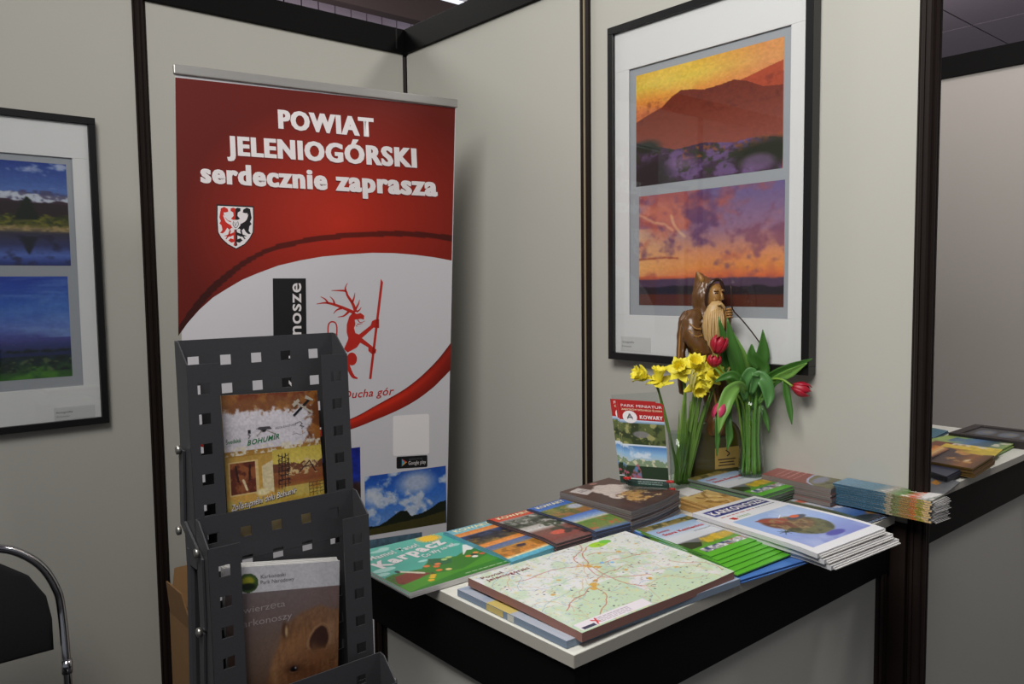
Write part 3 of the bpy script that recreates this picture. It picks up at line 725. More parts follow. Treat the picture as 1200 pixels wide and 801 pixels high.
# photographs printed on the lower part
cs = Cv(120, 95, (40, 90, 180))
cs.stops([(0, (34, 80, 170)), (0.4, (52, 108, 200)), (0.8, (96, 140, 205))])
cs.clouds(0, 0, 1, 0.95, 5, 61, (200, 208, 220), 0.53, 0.14, 0.9); cs.ell(0.62, 0.22, 0.2, 0.18, (200, 204, 214), 0.9, 0.8); cs.ell(0.08, 0.35, 0.09, 0.14, (206, 212, 222), 0.9, 0.8)
cs.poly([(0, 0.84), (0.15, 0.86), (0.25, 0.8), (0.34, 0.72), (0.42, 0.66), (0.5, 0.68), (0.55, 0.78), (0.68, 0.76), (0.8, 0.7), (0.9, 0.62), (1, 0.6), (1, 1), (0, 1)], (24, 30, 18))
cs.poly([(0, 0.9), (0.4, 0.86), (0.7, 0.84), (1, 0.78), (1, 1), (0, 1)], (62, 58, 26)); cs.speck(0.15, 9)
def bquad(TL, TR, BR, BL):
    A = [BP(*p, 0.0) for p in (TL, TR, BR, BL)]
    def Q(u, v, off=0.0): return A[0] * (1-u) * (1-v) + A[1] * u * (1-v) + A[2] * u * v + A[3] * (1-u) * v + bn * off * 0.4
    Q.n = bn; return Q
print_grid('photo_print', bquad((427, 558.3), (522.4, 545.3), (523.4, 612), (428.7, 628)), cs, ban, 0.0008, PRINTM)
cl_ = Cv(60, 60, (20, 26, 90)); cl_.stops([(0, (26, 36, 130)), (0.55, (30, 50, 150)), (0.62, (60, 40, 40)), (1, (40, 30, 34))]); cl_.speck(0.4, 10)
print_grid('photo_print', bquad((330, 534), (422, 523.5), (423, 592), (331, 604)), cl_, ban, 0.0008, PRINTM)
cl2 = Cv(60, 30, (60, 84, 96)); cl2.stops([(0, (84, 110, 128)), (0.5, (50, 72, 78)), (1, (40, 50, 40))]); cl2.speck(0.4, 11)
print_grid('photo_print', bquad((428.8, 633), (494.5, 623), (495.5, 672), (429.5, 684)), cl2, ban, 0.0008, PRINTM)
cl3 = Cv(20, 60, (24, 34, 26)); cl3.speck(0.6, 12)
print_grid('photo_print', bquad((233, 736), (300, 728), (300, 800), (234, 808)), cl3, ban, 0.0008, PRINTM)
# rails, pole and cassette
def railbar(p0, p1, w, h, nm_, m, bev=0.003):
    ex = (p1 - p0).normalized(); ez = Vector((0, 0, 1)); ey = ex.cross(ez).normalized()
    bm = MB(); L = (p1 - p0).length; bm.box(-0.004, L + 0.004, -w / 2, w / 2, -h / 2, h / 2, bev)
    mt = Matrix((ex, -ey, ez)).transposed().to_4x4(); mt.translation = p0 - borg
    bm.bm.transform(mt); return bm.build(nm_, m, ban)
tr = railbar(bTL + Vector((0, 0, 0.002)), bTR + Vector((0, 0, 0.002)), 0.016, 0.026, 'top_rail', m_silver)
bt = (bBL + bBR) / 2; 
railbar(Vector((bBL.x, bBL.y, 0.05)), Vector((bBR.x, bBR.y, 0.05)), 0.09, 0.08, 'base_cassette', m_silver, 0.012)
mid = (bTL + bTR) / 2; pb = (bBL + bBR) / 2
MB().tube([mid - bn * 0.02 - borg, pb - bn * 0.04 - borg + Vector((0, 0, -0.04))], 0.009, 10).build('support_pole', m_silver, ban)
for sx in (0.12, 0.88):
    p = bBL.lerp(bBR, sx); p.z = 0.008
    d = Vector((bn.x, bn.y, 0)).normalized()
    MB().tube([p - d * 0.055 - borg, p + d * 0.10 - borg], 0.007, 8).build('foot', m_silver, ban)

# ------------------------------------------------------------------ PRINTED MATTER ON THE COUNTERS
ORD = ['', 'second', 'third', 'fourth', 'fifth', 'sixth', 'seventh', 'eighth', 'ninth', 'tenth', 'eleventh', 'twelfth', 'thirteenth']
def ordl(lab, i, n): return lab + (', bottom one' if i == n - 1 and n > 2 else ', %s from top' % ORD[i])
def slab_mesh(name, P, t, n=6, m=None):
    """a sheet body: top follows P, thickness t below it"""
    vs, fs = [], []
    N = n + 1
    for k in range(2):
        for j in range(N):
            for i in range(N): vs.append(tuple(P(i / n, j / n, 0.0) - Vector((0, 0, t * k))))
    g = lambda k, j, i: k * N * N + j * N + i
    fm = []
    for j in range(n):
        for i in range(n):
            fs.append((g(0, j, i), g(0, j + 1, i), g(0, j + 1, i + 1), g(0, j, i + 1))); fm.append(0)
            fs.append((g(1, j, i), g(1, j, i + 1), g(1, j + 1, i + 1), g(1, j + 1, i))); fm.append(1)
    for i in range(n):
        for j0 in (0, n):
            fs.append((g(0, j0, i), g(0, j0, i + 1), g(1, j0, i + 1), g(1, j0, i))); fm.append(1)
            fs.append((g(0, i, j0), g(0, i + 1, j0), g(1, i + 1, j0), g(1, i, j0))); fm.append(1)
    bm = bmesh.new(); V = [bm.verts.new(v) for v in vs]
    for f, k in zip(fs, fm):
        ff = bm.faces.new([V[q] for q in f]); ff.material_index = k
    bmesh.ops.recalc_face_normals(bm, faces=bm.faces[:])
    me = bpy.data.meshes.new(name); bm.to_mesh(me); bm.free()
    return me
def booklet(nm, TL, TR, BR, BL, t, cover, edge, bend=None, cv=None, label=None, cat='booklet', group=None, res_off=0.0004, part='printed_cover', pm=None):
    """one printed item: body mesh (top-level) with its printed cover as a child. corners = top face"""
    ctr = (Vector(TL) + Vector(TR) + Vector(BR) + Vector(BL)) / 4; org = Vector((ctr.x, ctr.y, ctr.z - t))
    P = quad_surf(TL, TR, BR, BL, bend, org)
    o = link(nm, slab_mesh(nm, P, t), [cover, edge]); o.location = org
    tag(o, label, cat, group)
    if cv is not None: print_grid(part, P, cv, o, 0.0003, pm)
    return o, P
def pile(nm, q, zt, n, t, cover, edge, cv, top_label, low_label, group, cat='leaflet', bend=None, fan=(0, 0), jit=0.0015, lowprint=False, seed=1, texts=None, pm=None):
    """n items lying in a pile; q = four frame points of the topmost cover, zt its height"""
    rs = random.Random(seed)
    W = [onz(zt, *p) for p in q]
    top, P = booklet(nm, *W, t - 0.0003, cover, edge, bend, cv, top_label, cat, group, pm=pm)
    if texts: texts(P, top)
    base = None
    for i in range(1, n):
        c = top.copy(); COL.objects.link(c)
        if lowprint:
            for ch in list(top.children): d = ch.copy(); COL.objects.link(d); d.parent = c
        c.location = top.location + Vector((fan[0] * i + rs.uniform(-jit, jit), fan[1] * i + rs.uniform(-jit, jit), -t * i))
        c.rotation_euler = (0, 0, rs.uniform(-0.006, 0.006) if not lowprint else rs.uniform(-0.02, 0.02))
        c['label'] = ordl(low_label, i, n) if n > 2 else low_label
    return top, P
ZC = CZ
def cvr(name, r, g, b): return mat('cover_' + name, rgb(r, g, b), 0.35, var=0.05)

# children's map booklets, green (left edge of the counter)
ck = Cv(190, 170, (84, 176, 158))
ck.stops([(0, (88, 184, 166)), (0.5, (76, 170, 152)), (1, (96, 190, 170))])
for x, y, rx, ry in ((0.30, 0.10, 0.09, 0.03), (0.36, 0.07, 0.05, 0.03), (0.10, 0.50, 0.10, 0.04), (0.04, 0.58, 0.06, 0.03), (0.86, 0.36, 0.07, 0.03), (0.45, 0.52, 0.05, 0.02), (0.16, 0.02, 0.06, 0.02)): ck.ell(x, y, rx, ry, (168, 216, 206))
for k in range(22):
    a = k * 2 * math.pi / 22; ck.line([(0.80, 0.075), (0.80 + 0.115 * math.cos(a), 0.075 + 0.10 * math.sin(a))], 0.014, (240, 190, 30))
ck.ell(0.80, 0.075, 0.085, 0.07, (244, 196, 28))
ck.poly([(0, 0.66), (0.1, 0.62), (0.22, 0.64), (0.34, 0.66), (0.44, 0.58), (0.52, 0.52), (0.60, 0.56), (0.72, 0.60), (0.85, 0.54), (1, 0.52), (1, 1), (0, 1)], (58, 124, 40))
ck.poly([(0.44, 0.60), (0.50, 0.51), (0.56, 0.54), (0.66, 0.62), (0.60, 0.70), (0.46, 0.68)], (44, 104, 62))
ck.poly([(0.02, 0.80), (0.08, 0.68), (0.20, 0.66), (0.30, 0.72), (0.34, 0.78), (0.2, 0.82), (0.06, 0.88)], (128, 58, 40))
ck.clouds(0.02, 0.64, 0.36, 0.86, 30, 71, (96, 44, 34), 0.55, 0.1, 0.6)
ck.poly([(0, 0.86), (0.3, 0.80), (0.6, 0.86), (1, 0.70), (1, 1), (0, 1)], (74, 148, 38)); ck.poly([(0.1, 0.97), (0.5, 0.90), (1, 0.86), (1, 1), (0, 1)], (52, 126, 36))
ck.poly([(0.78, 0.62), (0.86, 0.50), (0.93, 0.40), (0.99, 0.44), (0.99, 0.50), (0.92, 0.55), (0.88, 0.53)], (232, 234, 228))
ck.line([(0.16, 0.60), (0.30, 0.74)], 0.035, (206, 200, 176)); ck.ell(0.155, 0.60, 0.02, 0.03, (40, 60, 60))
for x, y, c in ((0.40, 0.64, (226, 120, 60)), (0.46, 0.69, (222, 110, 52)), (0.50, 0.65, (230, 130, 70)), (0.43, 0.77, (222, 118, 48)), (0.50, 0.80, (228, 200, 130)), (0.80, 0.66, (214, 130, 60)), (0.86, 0.66, (60, 60, 60)), (0.90, 0.63, (222, 140, 64)), (0.84, 0.70, (236, 232, 220)), (0.93, 0.68, (206, 90, 50)), (0.30, 0.86, (226, 180, 40)), (0.26, 0.90, (226, 180, 40)), (0.33, 0.83, (226, 180, 40)), (0.60, 0.60, (170, 200, 120)), (0.66, 0.58, (180, 206, 130))):
    ck.ell(x, y, 0.028, 0.022, c)
ck.dashes(0.55, 0.945, 0.97, 0.965, 1, (206, 220, 190), 3)
KZ = ZC + 0.012
def kt(P, o):
    lettering('Mamo! Tato!', P, (0.13, 0.26), (0.63, 0.20), (0.0, -0.085), k_white, o, bold=0.02, off=0.0008)
    lettering('Karpacz', P, (0.10, 0.47), (0.86, 0.27), (-0.03, -0.14), k_white, o, bold=0.045, off=0.0008)
    lettering('Co Wy na to?', P, (0.50, 0.47), (0.88, 0.37), (0, -0.07), k_white, o, bold=0.02, off=0.0008)
pile('childrens_booklet', [(399, 651), (519, 623), (601, 658), (481, 694)], KZ, 3, 0.0035, cvr('teal', 96, 180, 150), m_paper, ck,
     'green illustrated booklet with yellow sun, topmost of pile overhanging left counter edge', 'green illustrated booklet lying beneath the one with the yellow sun', 'green illustrated booklets', 'booklet', jit=0.003, seed=3, texts=kt)

# three piles of narrow town leaflets
def tl_canvas(kind):
    c = Cv(100, 190, (110, 180, 200))
    if kind == 0:
        c.stops([(0, (104, 176, 196)), (0.16, (130, 196, 206)), (0.17, (222, 130, 60)), (0.25, (226, 150, 80)), (0.27, (60, 80, 130)), (0.38, (44, 46, 60)), (0.52, (110, 90, 50)), (0.55, (228, 140, 60)), (0.62, (226, 150, 80)), (0.63, (90, 110, 160)), (0.72, (110, 120, 140)), (0.74, (190, 130, 50)), (0.9, (206, 130, 50)), (0.94, (226, 214, 170)), (0.95, (90, 170, 196)), (1, (90, 170, 196))])
        c.clouds(0, 0.28, 1, 0.52, 16, 81, (34, 34, 44), 0.5, 0.1, 0.8); c.clouds(0, 0.36, 1, 0.53, 18, 82, (150, 120, 60), 0.55, 0.1, 0.8)
        c.clouds(0, 0.75, 1, 0.92, 14, 83, (140, 96, 36), 0.5, 0.1, 0.7); c.ell(0.55, 0.79, 0.10, 0.03, (60, 44, 60))
    if kind == 1:
        c.stops([(0, (204, 62, 44)), (0.17, (214, 84, 60)), (0.18, (150, 146, 140)), (0.3, (90, 96, 84)), (0.45, (70, 74, 60)), (0.5, (180, 176, 170)), (0.6, (206, 204, 200)), (0.68, (120, 80, 70)), (0.9, (132, 70, 62)), (1, (120, 84, 80))])
        c.clouds(0, 0.2, 1, 0.48, 14, 84, (196, 192, 188), 0.56, 0.1, 0.8); c.clouds(0, 0.2, 1, 0.48, 18, 85, (40, 46, 36), 0.55, 0.1, 0.8)
        c.clouds(0.4, 0.48, 1, 0.75, 14, 86, (50, 60, 40), 0.5, 0.1, 0.85); c.ell(0.45, 0.80, 0.2, 0.05, (206, 90, 70), 0.4); c.clouds(0.5, 0.72, 1, 0.95, 16, 87, (40, 40, 40), 0.5, 0.1, 0.8)
    if kind == 2:
        c.stops([(0, (60, 106, 190)), (0.2, (66, 116, 196)), (0.21, (150, 140, 60)), (0.32, (110, 120, 60)), (0.42, (160, 110, 60)), (0.5, (140, 100, 50)), (0.52, (70, 110, 196)), (0.66, (150, 176, 206)), (0.7, (200, 196, 180)), (0.74, (90, 130, 50)), (0.92, (120, 130, 60)), (1, (80, 110, 170))])
        c.clouds(0, 0.2, 1, 0.5, 14, 88, (70, 96, 40), 0.5, 0.1, 0.7); c.clouds(0, 0.3, 1, 0.5, 14, 89, (190, 140, 80), 0.56, 0.1, 0.8); c.ell(0.85, 0.30, 0.2, 0.07, (186, 190, 206), 0.6)
        c.clouds(0, 0.74, 1, 0.95, 16, 90, (190, 96, 60), 0.58, 0.1, 0.8)
    c.speck(0.25, 20 + kind); return c
k_cream = flat('cream', 240, 232, 190)
BND = lambda a, b: (lambda u, v: a * math.sin(math.pi * v) + b * (v - 0.5) ** 2)
def leaf_bend(h): return lambda u, v: -h * max(0, (v - 0.72) / 0.28) ** 2 - h * 0.5 * max(0, (0.1 - v) / 0.1) ** 2
def kw(P, o):
    lettering('KOWARY', P, (0.12, 0.125), (0.93, 0.125), (0, -0.075), k_cream, o, bold=0.03, off=0.0008)
for kind, q, zt, n, t, cn, nm_, lab, seed in (
    (0, [(519.5, 622), (570, 609), (652, 637), (600, 655)], ZC + 0.020, 8, 0.0024, (96, 176, 200), 'teal', 'teal-edged town leaflet with orange sunset photos', 11),
    (1, [(570.4, 607.5), (616, 596), (698.5, 620.5), (652, 634)], ZC + 0.028, 11, 0.0024, (150, 96, 90), 'red', 'red-topped town leaflet with grey and rose photos', 12),
    (2, [(617.3, 595), (656, 583.5), (739, 609.6), (698.5, 620)], ZC + 0.034, 13, 0.0025, (74, 100, 150), 'blue', 'blue-topped town leaflet with green and ochre photos', 13)):
    pile('town_leaflet', q, zt, n, t, cvr('town_' + nm_, *cn), mat('leaflet_edges_' + nm_, rgb(*{0: (96, 160, 176), 1: (72, 66, 70), 2: (66, 70, 84)}[kind]), 0.6, var=0.3, scale=60, stretch=(1, 1, 40)), tl_canvas(kind),
         lab + ', topmost of its pile', lab.split(' with')[0] + ' stacked beneath the top one of its pile', nm_ + ' town leaflets in a pile', 'leaflet', bend=leaf_bend(0.005), jit=0.0012, seed=seed, texts=kw)

# thick pile of dark brown magazines
cbm = Cv(170, 190, (74, 50, 44))
cbm.stops([(0, (88, 62, 54)), (1, (66, 44, 40))])
cbm.clouds(0, 0, 1, 1, 5, 91, (96, 66, 54), 0.5, 0.2, 0.5)
cbm.poly([(0.08, 0.08), (0.30, 0.04), (0.36, 0.24), (0.14, 0.30)], (206, 196, 192)); cbm.dashes(0.17, 0.12, 0.30, 0.20, 2, (120, 110, 110), 4)
cbm.ell(0.60, 0.05, 0.07, 0.03, (170, 120, 110))
for x, y, rx, ry in ((0.42, 0.30, 0.12, 0.12), (0.55, 0.24, 0.13, 0.12), (0.68, 0.30, 0.14, 0.12), (0.52, 0.42, 0.14, 0.10), (0.40, 0.44, 0.10, 0.08), (0.66, 0.42, 0.12, 0.09), (0.36, 0.56, 0.09, 0.09), (0.80, 0.36, 0.12, 0.07)): cbm.ell(x, y, rx, ry, (214, 200, 190), 0.25)
cbm.clouds(0.3, 0.15, 0.9, 0.6, 12, 92, (186, 166, 156), 0.6, 0.1, 0.6)
for x, y, rx, ry in ((0.62, 0.56, 0.16, 0.06), (0.78, 0.60, 0.16, 0.06), (0.55, 0.68, 0.14, 0.07), (0.45, 0.74, 0.08, 0.08), (0.88, 0.52, 0.08, 0.04), (0.60, 0.80, 0.10, 0.04)): cbm.ell(x, y, rx, ry, (196, 150, 84), 0.4)
cbm.clouds(0.35, 0.5, 1, 0.88, 20, 93, (236, 206, 150), 0.58, 0.08, 0.8); cbm.clouds(0.35, 0.5, 1, 0.88, 22, 94, (110, 70, 40), 0.56, 0.08, 0.8); cbm.speck(0.2, 30)
BZ = ZC + 0.048
top_b, PB_ = pile('magazine', [(656, 576), (713.5, 559.5), (796.5, 580), (740, 599)], BZ, 11, 0.0043, cvr('umber', 80, 56, 48), m_greyedge, cbm,
     'dark brown magazine with white blossom cover, topmost of the thick pile', 'brown magazine stacked beneath the white blossom cover', 'brown magazines in the thick pile', 'magazine',
     bend=lambda u, v: 0.010 * max(0, (u + v - 1.35) / 0.65) ** 2, jit=0.0018, seed=5)

# acrylic leaflet stand on the magazine pile
hb0 = onz(BZ, 733.5, 573); 
hd = (ray(758, 520)).normalized()
dcam = (hb0 - CP).dot(fwd)
A = {k: atd(px, py, dd) for k, (px, py, dd) in dict(bTL=(716.5, 462.5, dcam + 0.030), bTR=(770, 458.8, dcam + 0.030), bBR=(785, 575, dcam - 0.002), bBL=(731, 572, dcam - 0.002),
     lTL=(723, 470, dcam + 0.010), lTR=(776.6, 473.5, dcam + 0.010), lBR=(784.2, 571.5, dcam - 0.016), lBL=(735.5, 568, dcam - 0.016)).items()}
org = (A['bBL'] + A['bBR']) / 2; org.z = BZ + 0.001
for k in A: A[k] = A[k] - org
st = empty('leaflet_stand', org); tag(st, 'clear acrylic stand holding red-topped leaflets, on the brown magazine pile', 'leaflet stand')
def plate(name, TL, TR, BR, BL, t, m, parent, loc=None):
    n = (TR - TL).cross(BL - TL).normalized()
    if n.dot(fwd) > 0: n = -n
    vs = [TL, TR, BR, BL]; vs = vs + [v - n * t for v in vs]
    bm = MB(); V = [bm.bm.verts.new(v) for v in vs]
    for f in ((0, 1, 2, 3), (4, 5, 6, 7), (0, 1, 5, 4), (1, 2, 6, 5), (2, 3, 7, 6), (3, 0, 4, 7)): bm.bm.faces.new([V[i] for i in f])
    return bm.build(name, m, parent), n
def drop(v): return Vector((v.x, v.y, max(v.z, 0.0005)))
bp_, an = plate('back_plate', A['bTL'], A['bTR'], drop(A['bBR']), drop(A['bBL']), 0.002, ACRYL, st)
fo = an * 0.034
fB0, fB1 = drop(A['bBL'] + fo), drop(A['bBR'] + fo)
plate('front_lip', fB0 + Vector((0, 0, 0.022)), fB1 + Vector((0, 0, 0.022)), fB1, fB0, 0.002, ACRYL, st)
plate('bottom_plate', drop(A['bBL']) + Vector((0, 0, .002)), drop(A['bBR']) + Vector((0, 0, .002)), fB1 + Vector((0, 0, .002)), fB0 + Vector((0, 0, .002)), 0.0015, ACRYL, st)
m_redclip = mat('red_plastic', rgb(190, 34, 26), 0.35)
for p in (A['lBL'] + Vector((-0.002, 0, 0.016)), A['lBR'] + Vector((0.002, 0, 0.014)), A['lBR'] + Vector((0.006, 0, -0.004))):
    MB().tube([p + an * 0.001 - right * 0.007, p + an * 0.012, p + an * 0.012 + right * 0.007], [0.003, 0.004, 0.003], 8).build('clip', m_redclip, st, True)
cpk = Cv(90, 165, (150, 30, 26))
cpk.box(0, 0, 1, 0.21, (168, 30, 28)); cpk.stops([(0, (196, 214, 232)), (1, (60, 90, 120))], 0, 0.21, 1, 0.27)
cpk.box(0, 0.25, 1, 0.50, (86, 96, 52)); cpk.clouds(0, 0.25, 1, 0.52, 12, 95, (44, 54, 28), 0.48, 0.1, 0.9); cpk.clouds(0, 0.25, 1, 0.5, 14, 96, (160, 156, 100), 0.58, 0.1, 0.9); cpk.ell(0.45, 0.38, 0.18, 0.04, (130, 124, 130), 0.3, 0.8)
cpk.stops([(0, (70, 116, 176)), (0.5, (140, 180, 214)), (1, (180, 190, 190))], 0, 0.515, 1, 0.72); cpk.clouds(0, 0.52, 0.7, 0.66, 8, 97, (214, 222, 230), 0.5, 0.12, 0.8)
cpk.box(0, 0.505, 1, 0.52, (206, 214, 220))
cpk.ridge(0.69, 0.10, 12, 98, (120, 140, 110), y1=0.8); cpk.clouds(0, 0.66, 1, 0.76, 22, 99, (206, 200, 170), 0.56, 0.08, 0.9)
cpk.box(0, 0.76, 1, 0.905, (36, 54, 32)); cpk.clouds(0, 0.74, 0.36, 0.93, 16, 101, (176, 90, 110), 0.54, 0.08, 0.9); cpk.clouds(0, 0.74, 0.36, 0.93, 18, 102, (90, 130, 170), 0.56, 0.08, 0.9)
cpk.box(0, 0.905, 1, 0.915, (200, 204, 200)); cpk.box(0, 0.915, 1, 1, (34, 60, 50)); cpk.dashes(0.25, 0.93, 0.85, 0.98, 2, (170, 186, 176), 6)
def leaflet_in_stand(dx, dz, dn, nm_label, group, with_print=True):
    TL, TR, BR, BL = [A[k] + right * dx + Vector((0, 0, dz)) + an * dn for k in ('lTL', 'lTR', 'lBR', 'lBL')]
    ctr = (BL + BR) / 2
    o, n = plate('park_leaflet', TL - ctr, TR - ctr, BR - ctr, BL - ctr, 0.0008, m_paper, None)
    o.location = org + ctr; tag(o, nm_label, 'leaflet', group)
    def P(u, v, off=0.0): return (TL * (1-u) * (1-v) + TR * u * (1-v) + BR * u * v + BL * (1-u) * v) - ctr + n * off
    P.n = n
    print_grid('printed_cover', P, cpk, o, 0.0003)
    lettering('PARK MINIATUR', P, (0.07, 0.055), (0.97, 0.055), (0, -0.034), k_white, o, off=0.0007)
    lettering('ZABYTKÓW DOLNEGO ŚLĄSKA', P, (0.07, 0.095), (0.97, 0.095), (0, -0.022), k_cream, o, off=0.0007)
    lettering('KOWARY', P, (0.46, 0.190), (0.97, 0.190), (0, -0.045), k_white, o, bold=0.03, off=0.0007)
    flatpoly('round_emblem', P, [(0.24 + 0.16 * math.cos(a), 0.175 + 0.075 * math.sin(a)) for a in np.linspace(0, 5.98, 20)], k_white, o, 0.0006)
    strokes('emblem_figure', P, [([(0.18, 0.20), (0.22, 0.16), (0.24, 0.14)], [0.02, 0.03]), ([(0.30, 0.20), (0.26, 0.16), (0.24, 0.14)], [0.02, 0.03]), ([(0.18, 0.18), (0.30, 0.18)], [0.015, 0.015])], k_grey, o, 0.0009)
    return o
leaflet_in_stand(-0.016, 0.006, 0.000, 'red-topped park leaflet shifted left behind the others in the stand', 'park leaflets in the acrylic stand')
leaflet_in_stand(-0.004, 0.002, 0.0018, 'red-topped park leaflet in the middle of the acrylic stand, mostly covered', 'park leaflets in the acrylic stand')
leaflet_in_stand(0.000, -0.001, 0.0036, 'frontmost red-topped park leaflet in the acrylic stand with castle photo', 'park leaflets in the acrylic stand')

# municipal folders: blue sky, white field, green border
def gk():
    c = Cv(150, 180, (150, 180, 210))
    c.stops([(0, (110, 104, 50)), (0.10, (128, 112, 60)), (0.14, (150, 176, 206)), (0.30, (170, 190, 214)), (0.42, (206, 210, 216)), (0.56, (200, 202, 206)), (0.58, (120, 122, 128)), (0.66, (100, 104, 106)), (0.68, (110, 120, 60)), (0.78, (84, 150, 40)), (1, (88, 176, 44))])
    c.clouds(0, 0, 1, 0.12, 20, 111, (186, 156, 100), 0.54, 0.1, 0.8); c.clouds(0, 0, 1, 0.12, 20, 112, (60, 60, 30), 0.55, 0.1, 0.8)
    c.poly([(0, 0.58), (0.14, 0.60), (0.3, 0.68), (0.2, 0.76), (0, 0.76)], (44, 52, 36)); c.ell(0.7, 0.66, 0.34, 0.07, (186, 156, 44), 0.5); c.clouds(0.35, 0.58, 1, 0.74, 18, 113, (214, 176, 50), 0.5, 0.1, 0.8)
    c.poly([(0.08, 0.80), (0.94, 0.80), (0.94, 0.90), (0.08, 0.90)], (150, 150, 150)); c.clouds(0.08, 0.80, 0.94, 0.90, 24, 114, (226, 224, 226), 0.5, 0.08, 0.9); c.clouds(0.08, 0.80, 0.94, 0.90, 20, 115, (50, 60, 110), 0.52, 0.08, 0.9); c.clouds(0.5, 0.80, 0.94, 0.90, 20, 116, (150, 80, 44), 0.52, 0.08, 0.9)
    return c
cgk = gk()
def gt(P, o):
    lettering('Gmina', P, (0.10, 0.24), (0.32, 0.24), (0, -0.045), k_red, o, bold=0.01, off=0.0008)
    lettering('Stara Kamienica', P, (0.10, 0.335), (0.86, 0.335), (0, -0.055), k_red, o, bold=0.03, off=0.0008)
    lettering('przewodnik', P, (0.55, 0.42), (0.9, 0.42), (0, -0.03), k_grey, o, off=0.0008)
m_gedge = mat('green_folder_edges', rgb(86, 150, 60), 0.5, var=0.25, scale=60, stretch=(1, 1, 40))
m_gcov = cvr('lime', 88, 172, 50)
# blue folders lowest, then the green fan
zg = ZC + 0.0225
cbl = Cv(80, 80, (84, 130, 196)); cbl.stops([(0, (150, 180, 214)), (0.3, (90, 134, 200)), (1, (70, 116, 186))])
pile('blue_folder', [(737, 619), (800, 601.5), (945, 656), (868, 679.5)], ZC + 0.006, 3, 0.0019, cvr('azure', 84, 130, 196), cvr('azure_edge', 60, 100, 170), cbl,
     'blue folder sticking out beneath the green-bordered folders, uppermost blue one', 'blue folder under the uppermost blue one below the green-bordered fan', 'blue folders under the green fan', 'folder', jit=0.003, seed=8)
Wg = [onz(zg, *p) for p in ((746, 620), (806, 604), (893, 630), (833, 652))]
Wl = [onz(ZC + 0.010, *p) for p in ((746, 624), (806, 608), (936, 650), (867, 675))]
ng = 6
for i in range(ng):     # i = 0 is the topmost
    f = i / (ng - 1); zz = zg - i * 0.0022
    off = (Wl[3] - Wg[3]) * f * 0.97
    cor = [Vector((p.x + off.x * 1.0, p.y + off.y, zz)) for p in Wg]
    rot = 0.02 * math.sin(i * 2.1)
    lab = ('green-bordered municipal folder, topmost of the fan beside the map' if i == 0 else 'green-bordered municipal folder fanned out below the topmost one beside the map')
    if i == 0:
        g0, Pg = booklet('municipal_folder', *cor, 0.0019, m_gcov, m_gedge, None, cgk, lab, 'folder', 'green-bordered folders in a fan'); gt(Pg, g0)
    else:
        c = copy_tree(g0); c.location = g0.location + Vector((off.x, off.y, -0.0022 * i)); c.rotation_euler = (0, 0, rot); c['label'] = ordl('green-bordered municipal folder in the fan beside the map', i, ng)
g2o, Pg2 = pile('municipal_folder', [(806, 560.5), (851, 549), (938, 566.5), (893, 581)], ZC + 0.038, 9, 0.0030, m_gcov, mat('folder_edges_grey', rgb(110, 120, 112), 0.6, var=0.3, scale=60, stretch=(1, 1, 40)), cgk,
     'green-bordered municipal folder on top of the pile in front of the statue', 'municipal folder lower in the pile in front of the statue', 'municipal folders before the statue', 'folder', jit=0.004, seed=9, texts=gt)

# sand-coloured booklet and white leaflet beside the magazines
cy = Cv(110, 110, (196, 160, 96)); cy.stops([(0, (206, 180, 120)), (0.5, (190, 150, 84)), (1, (214, 170, 96))]); cy.clouds(0, 0, 1, 1, 6, 121, (120, 84, 40), 0.55, 0.1, 0.6); cy.clouds(0, 0, 1, 1, 9, 122, (226, 196, 130), 0.56, 0.1, 0.8)
m_yedge = mat('sand_edges', rgb(186, 146, 84), 0.6, var=0.2, scale=60, stretch=(1, 1, 40))
pile('guide_booklet', [(797, 583), (828, 573.5), (880, 587), (846, 598.5)], ZC + 0.026, 7, 0.0036, cvr('sand', 190, 156, 96), m_yedge, cy,
     'sand-coloured booklet beside the magazine pile, uppermost of a few', 'sand-coloured booklet beneath the uppermost one beside the magazines', 'sand-coloured booklets', 'booklet', jit=0.0015, seed=15)
wl = booklet('white_leaflet', *[onz(ZC + 0.0275, *p) for p in ((789, 575), (806, 570.5), (824, 575.5), (806, 581))], 0.001, m_paper, m_paper, None, None, 'small blank white leaflet at the foot of the daffodil vase', 'leaflet')

# red-brown booklets by the wall
cr_ = Cv(90, 150, (140, 72, 64)); cr_.stops([(0, (150, 78, 70)), (0.5, (138, 66, 58)), (0.75, (120, 84, 70)), (1, (110, 96, 70))])
cr_.poly([(0.0, 0.72), (0.3, 0.6), (0.75, 0.56), (1, 0.6), (1, 1), (0, 1)], (110, 106, 72)); cr_.line([(0.0, 0.74), (0.15, 0.63), (0.4, 0.57), (0.75, 0.55), (1, 0.60)], 0.03, (176, 176, 206)); cr_.ell(0.5, 0.72, 0.34, 0.08, (130, 130, 150), 0.5)
cr_.clouds(0, 0.8, 1, 1, 16, 123, (60, 56, 40), 0.5, 0.1, 0.7); cr_.speck(0.15, 36)
for k in range(4): cr_.dashes(0.15, 0.14 + k * 0.09, 0.85, 0.18 + k * 0.09, 1, (206, 140, 130), 30 + k)
pile('route_booklet', [(893, 555.5), (915.5, 546), (997, 562), (974, 573)], ZC + 0.050, 11, 0.0045, cvr('russet', 140, 76, 66), m_greyedge, cr_,
     'russet booklet with pink lines, topmost of the pile against the wall', 'russet booklet lower in the pile against the wall', 'russet booklets by the wall', 'booklet', jit=0.002, seed=17)

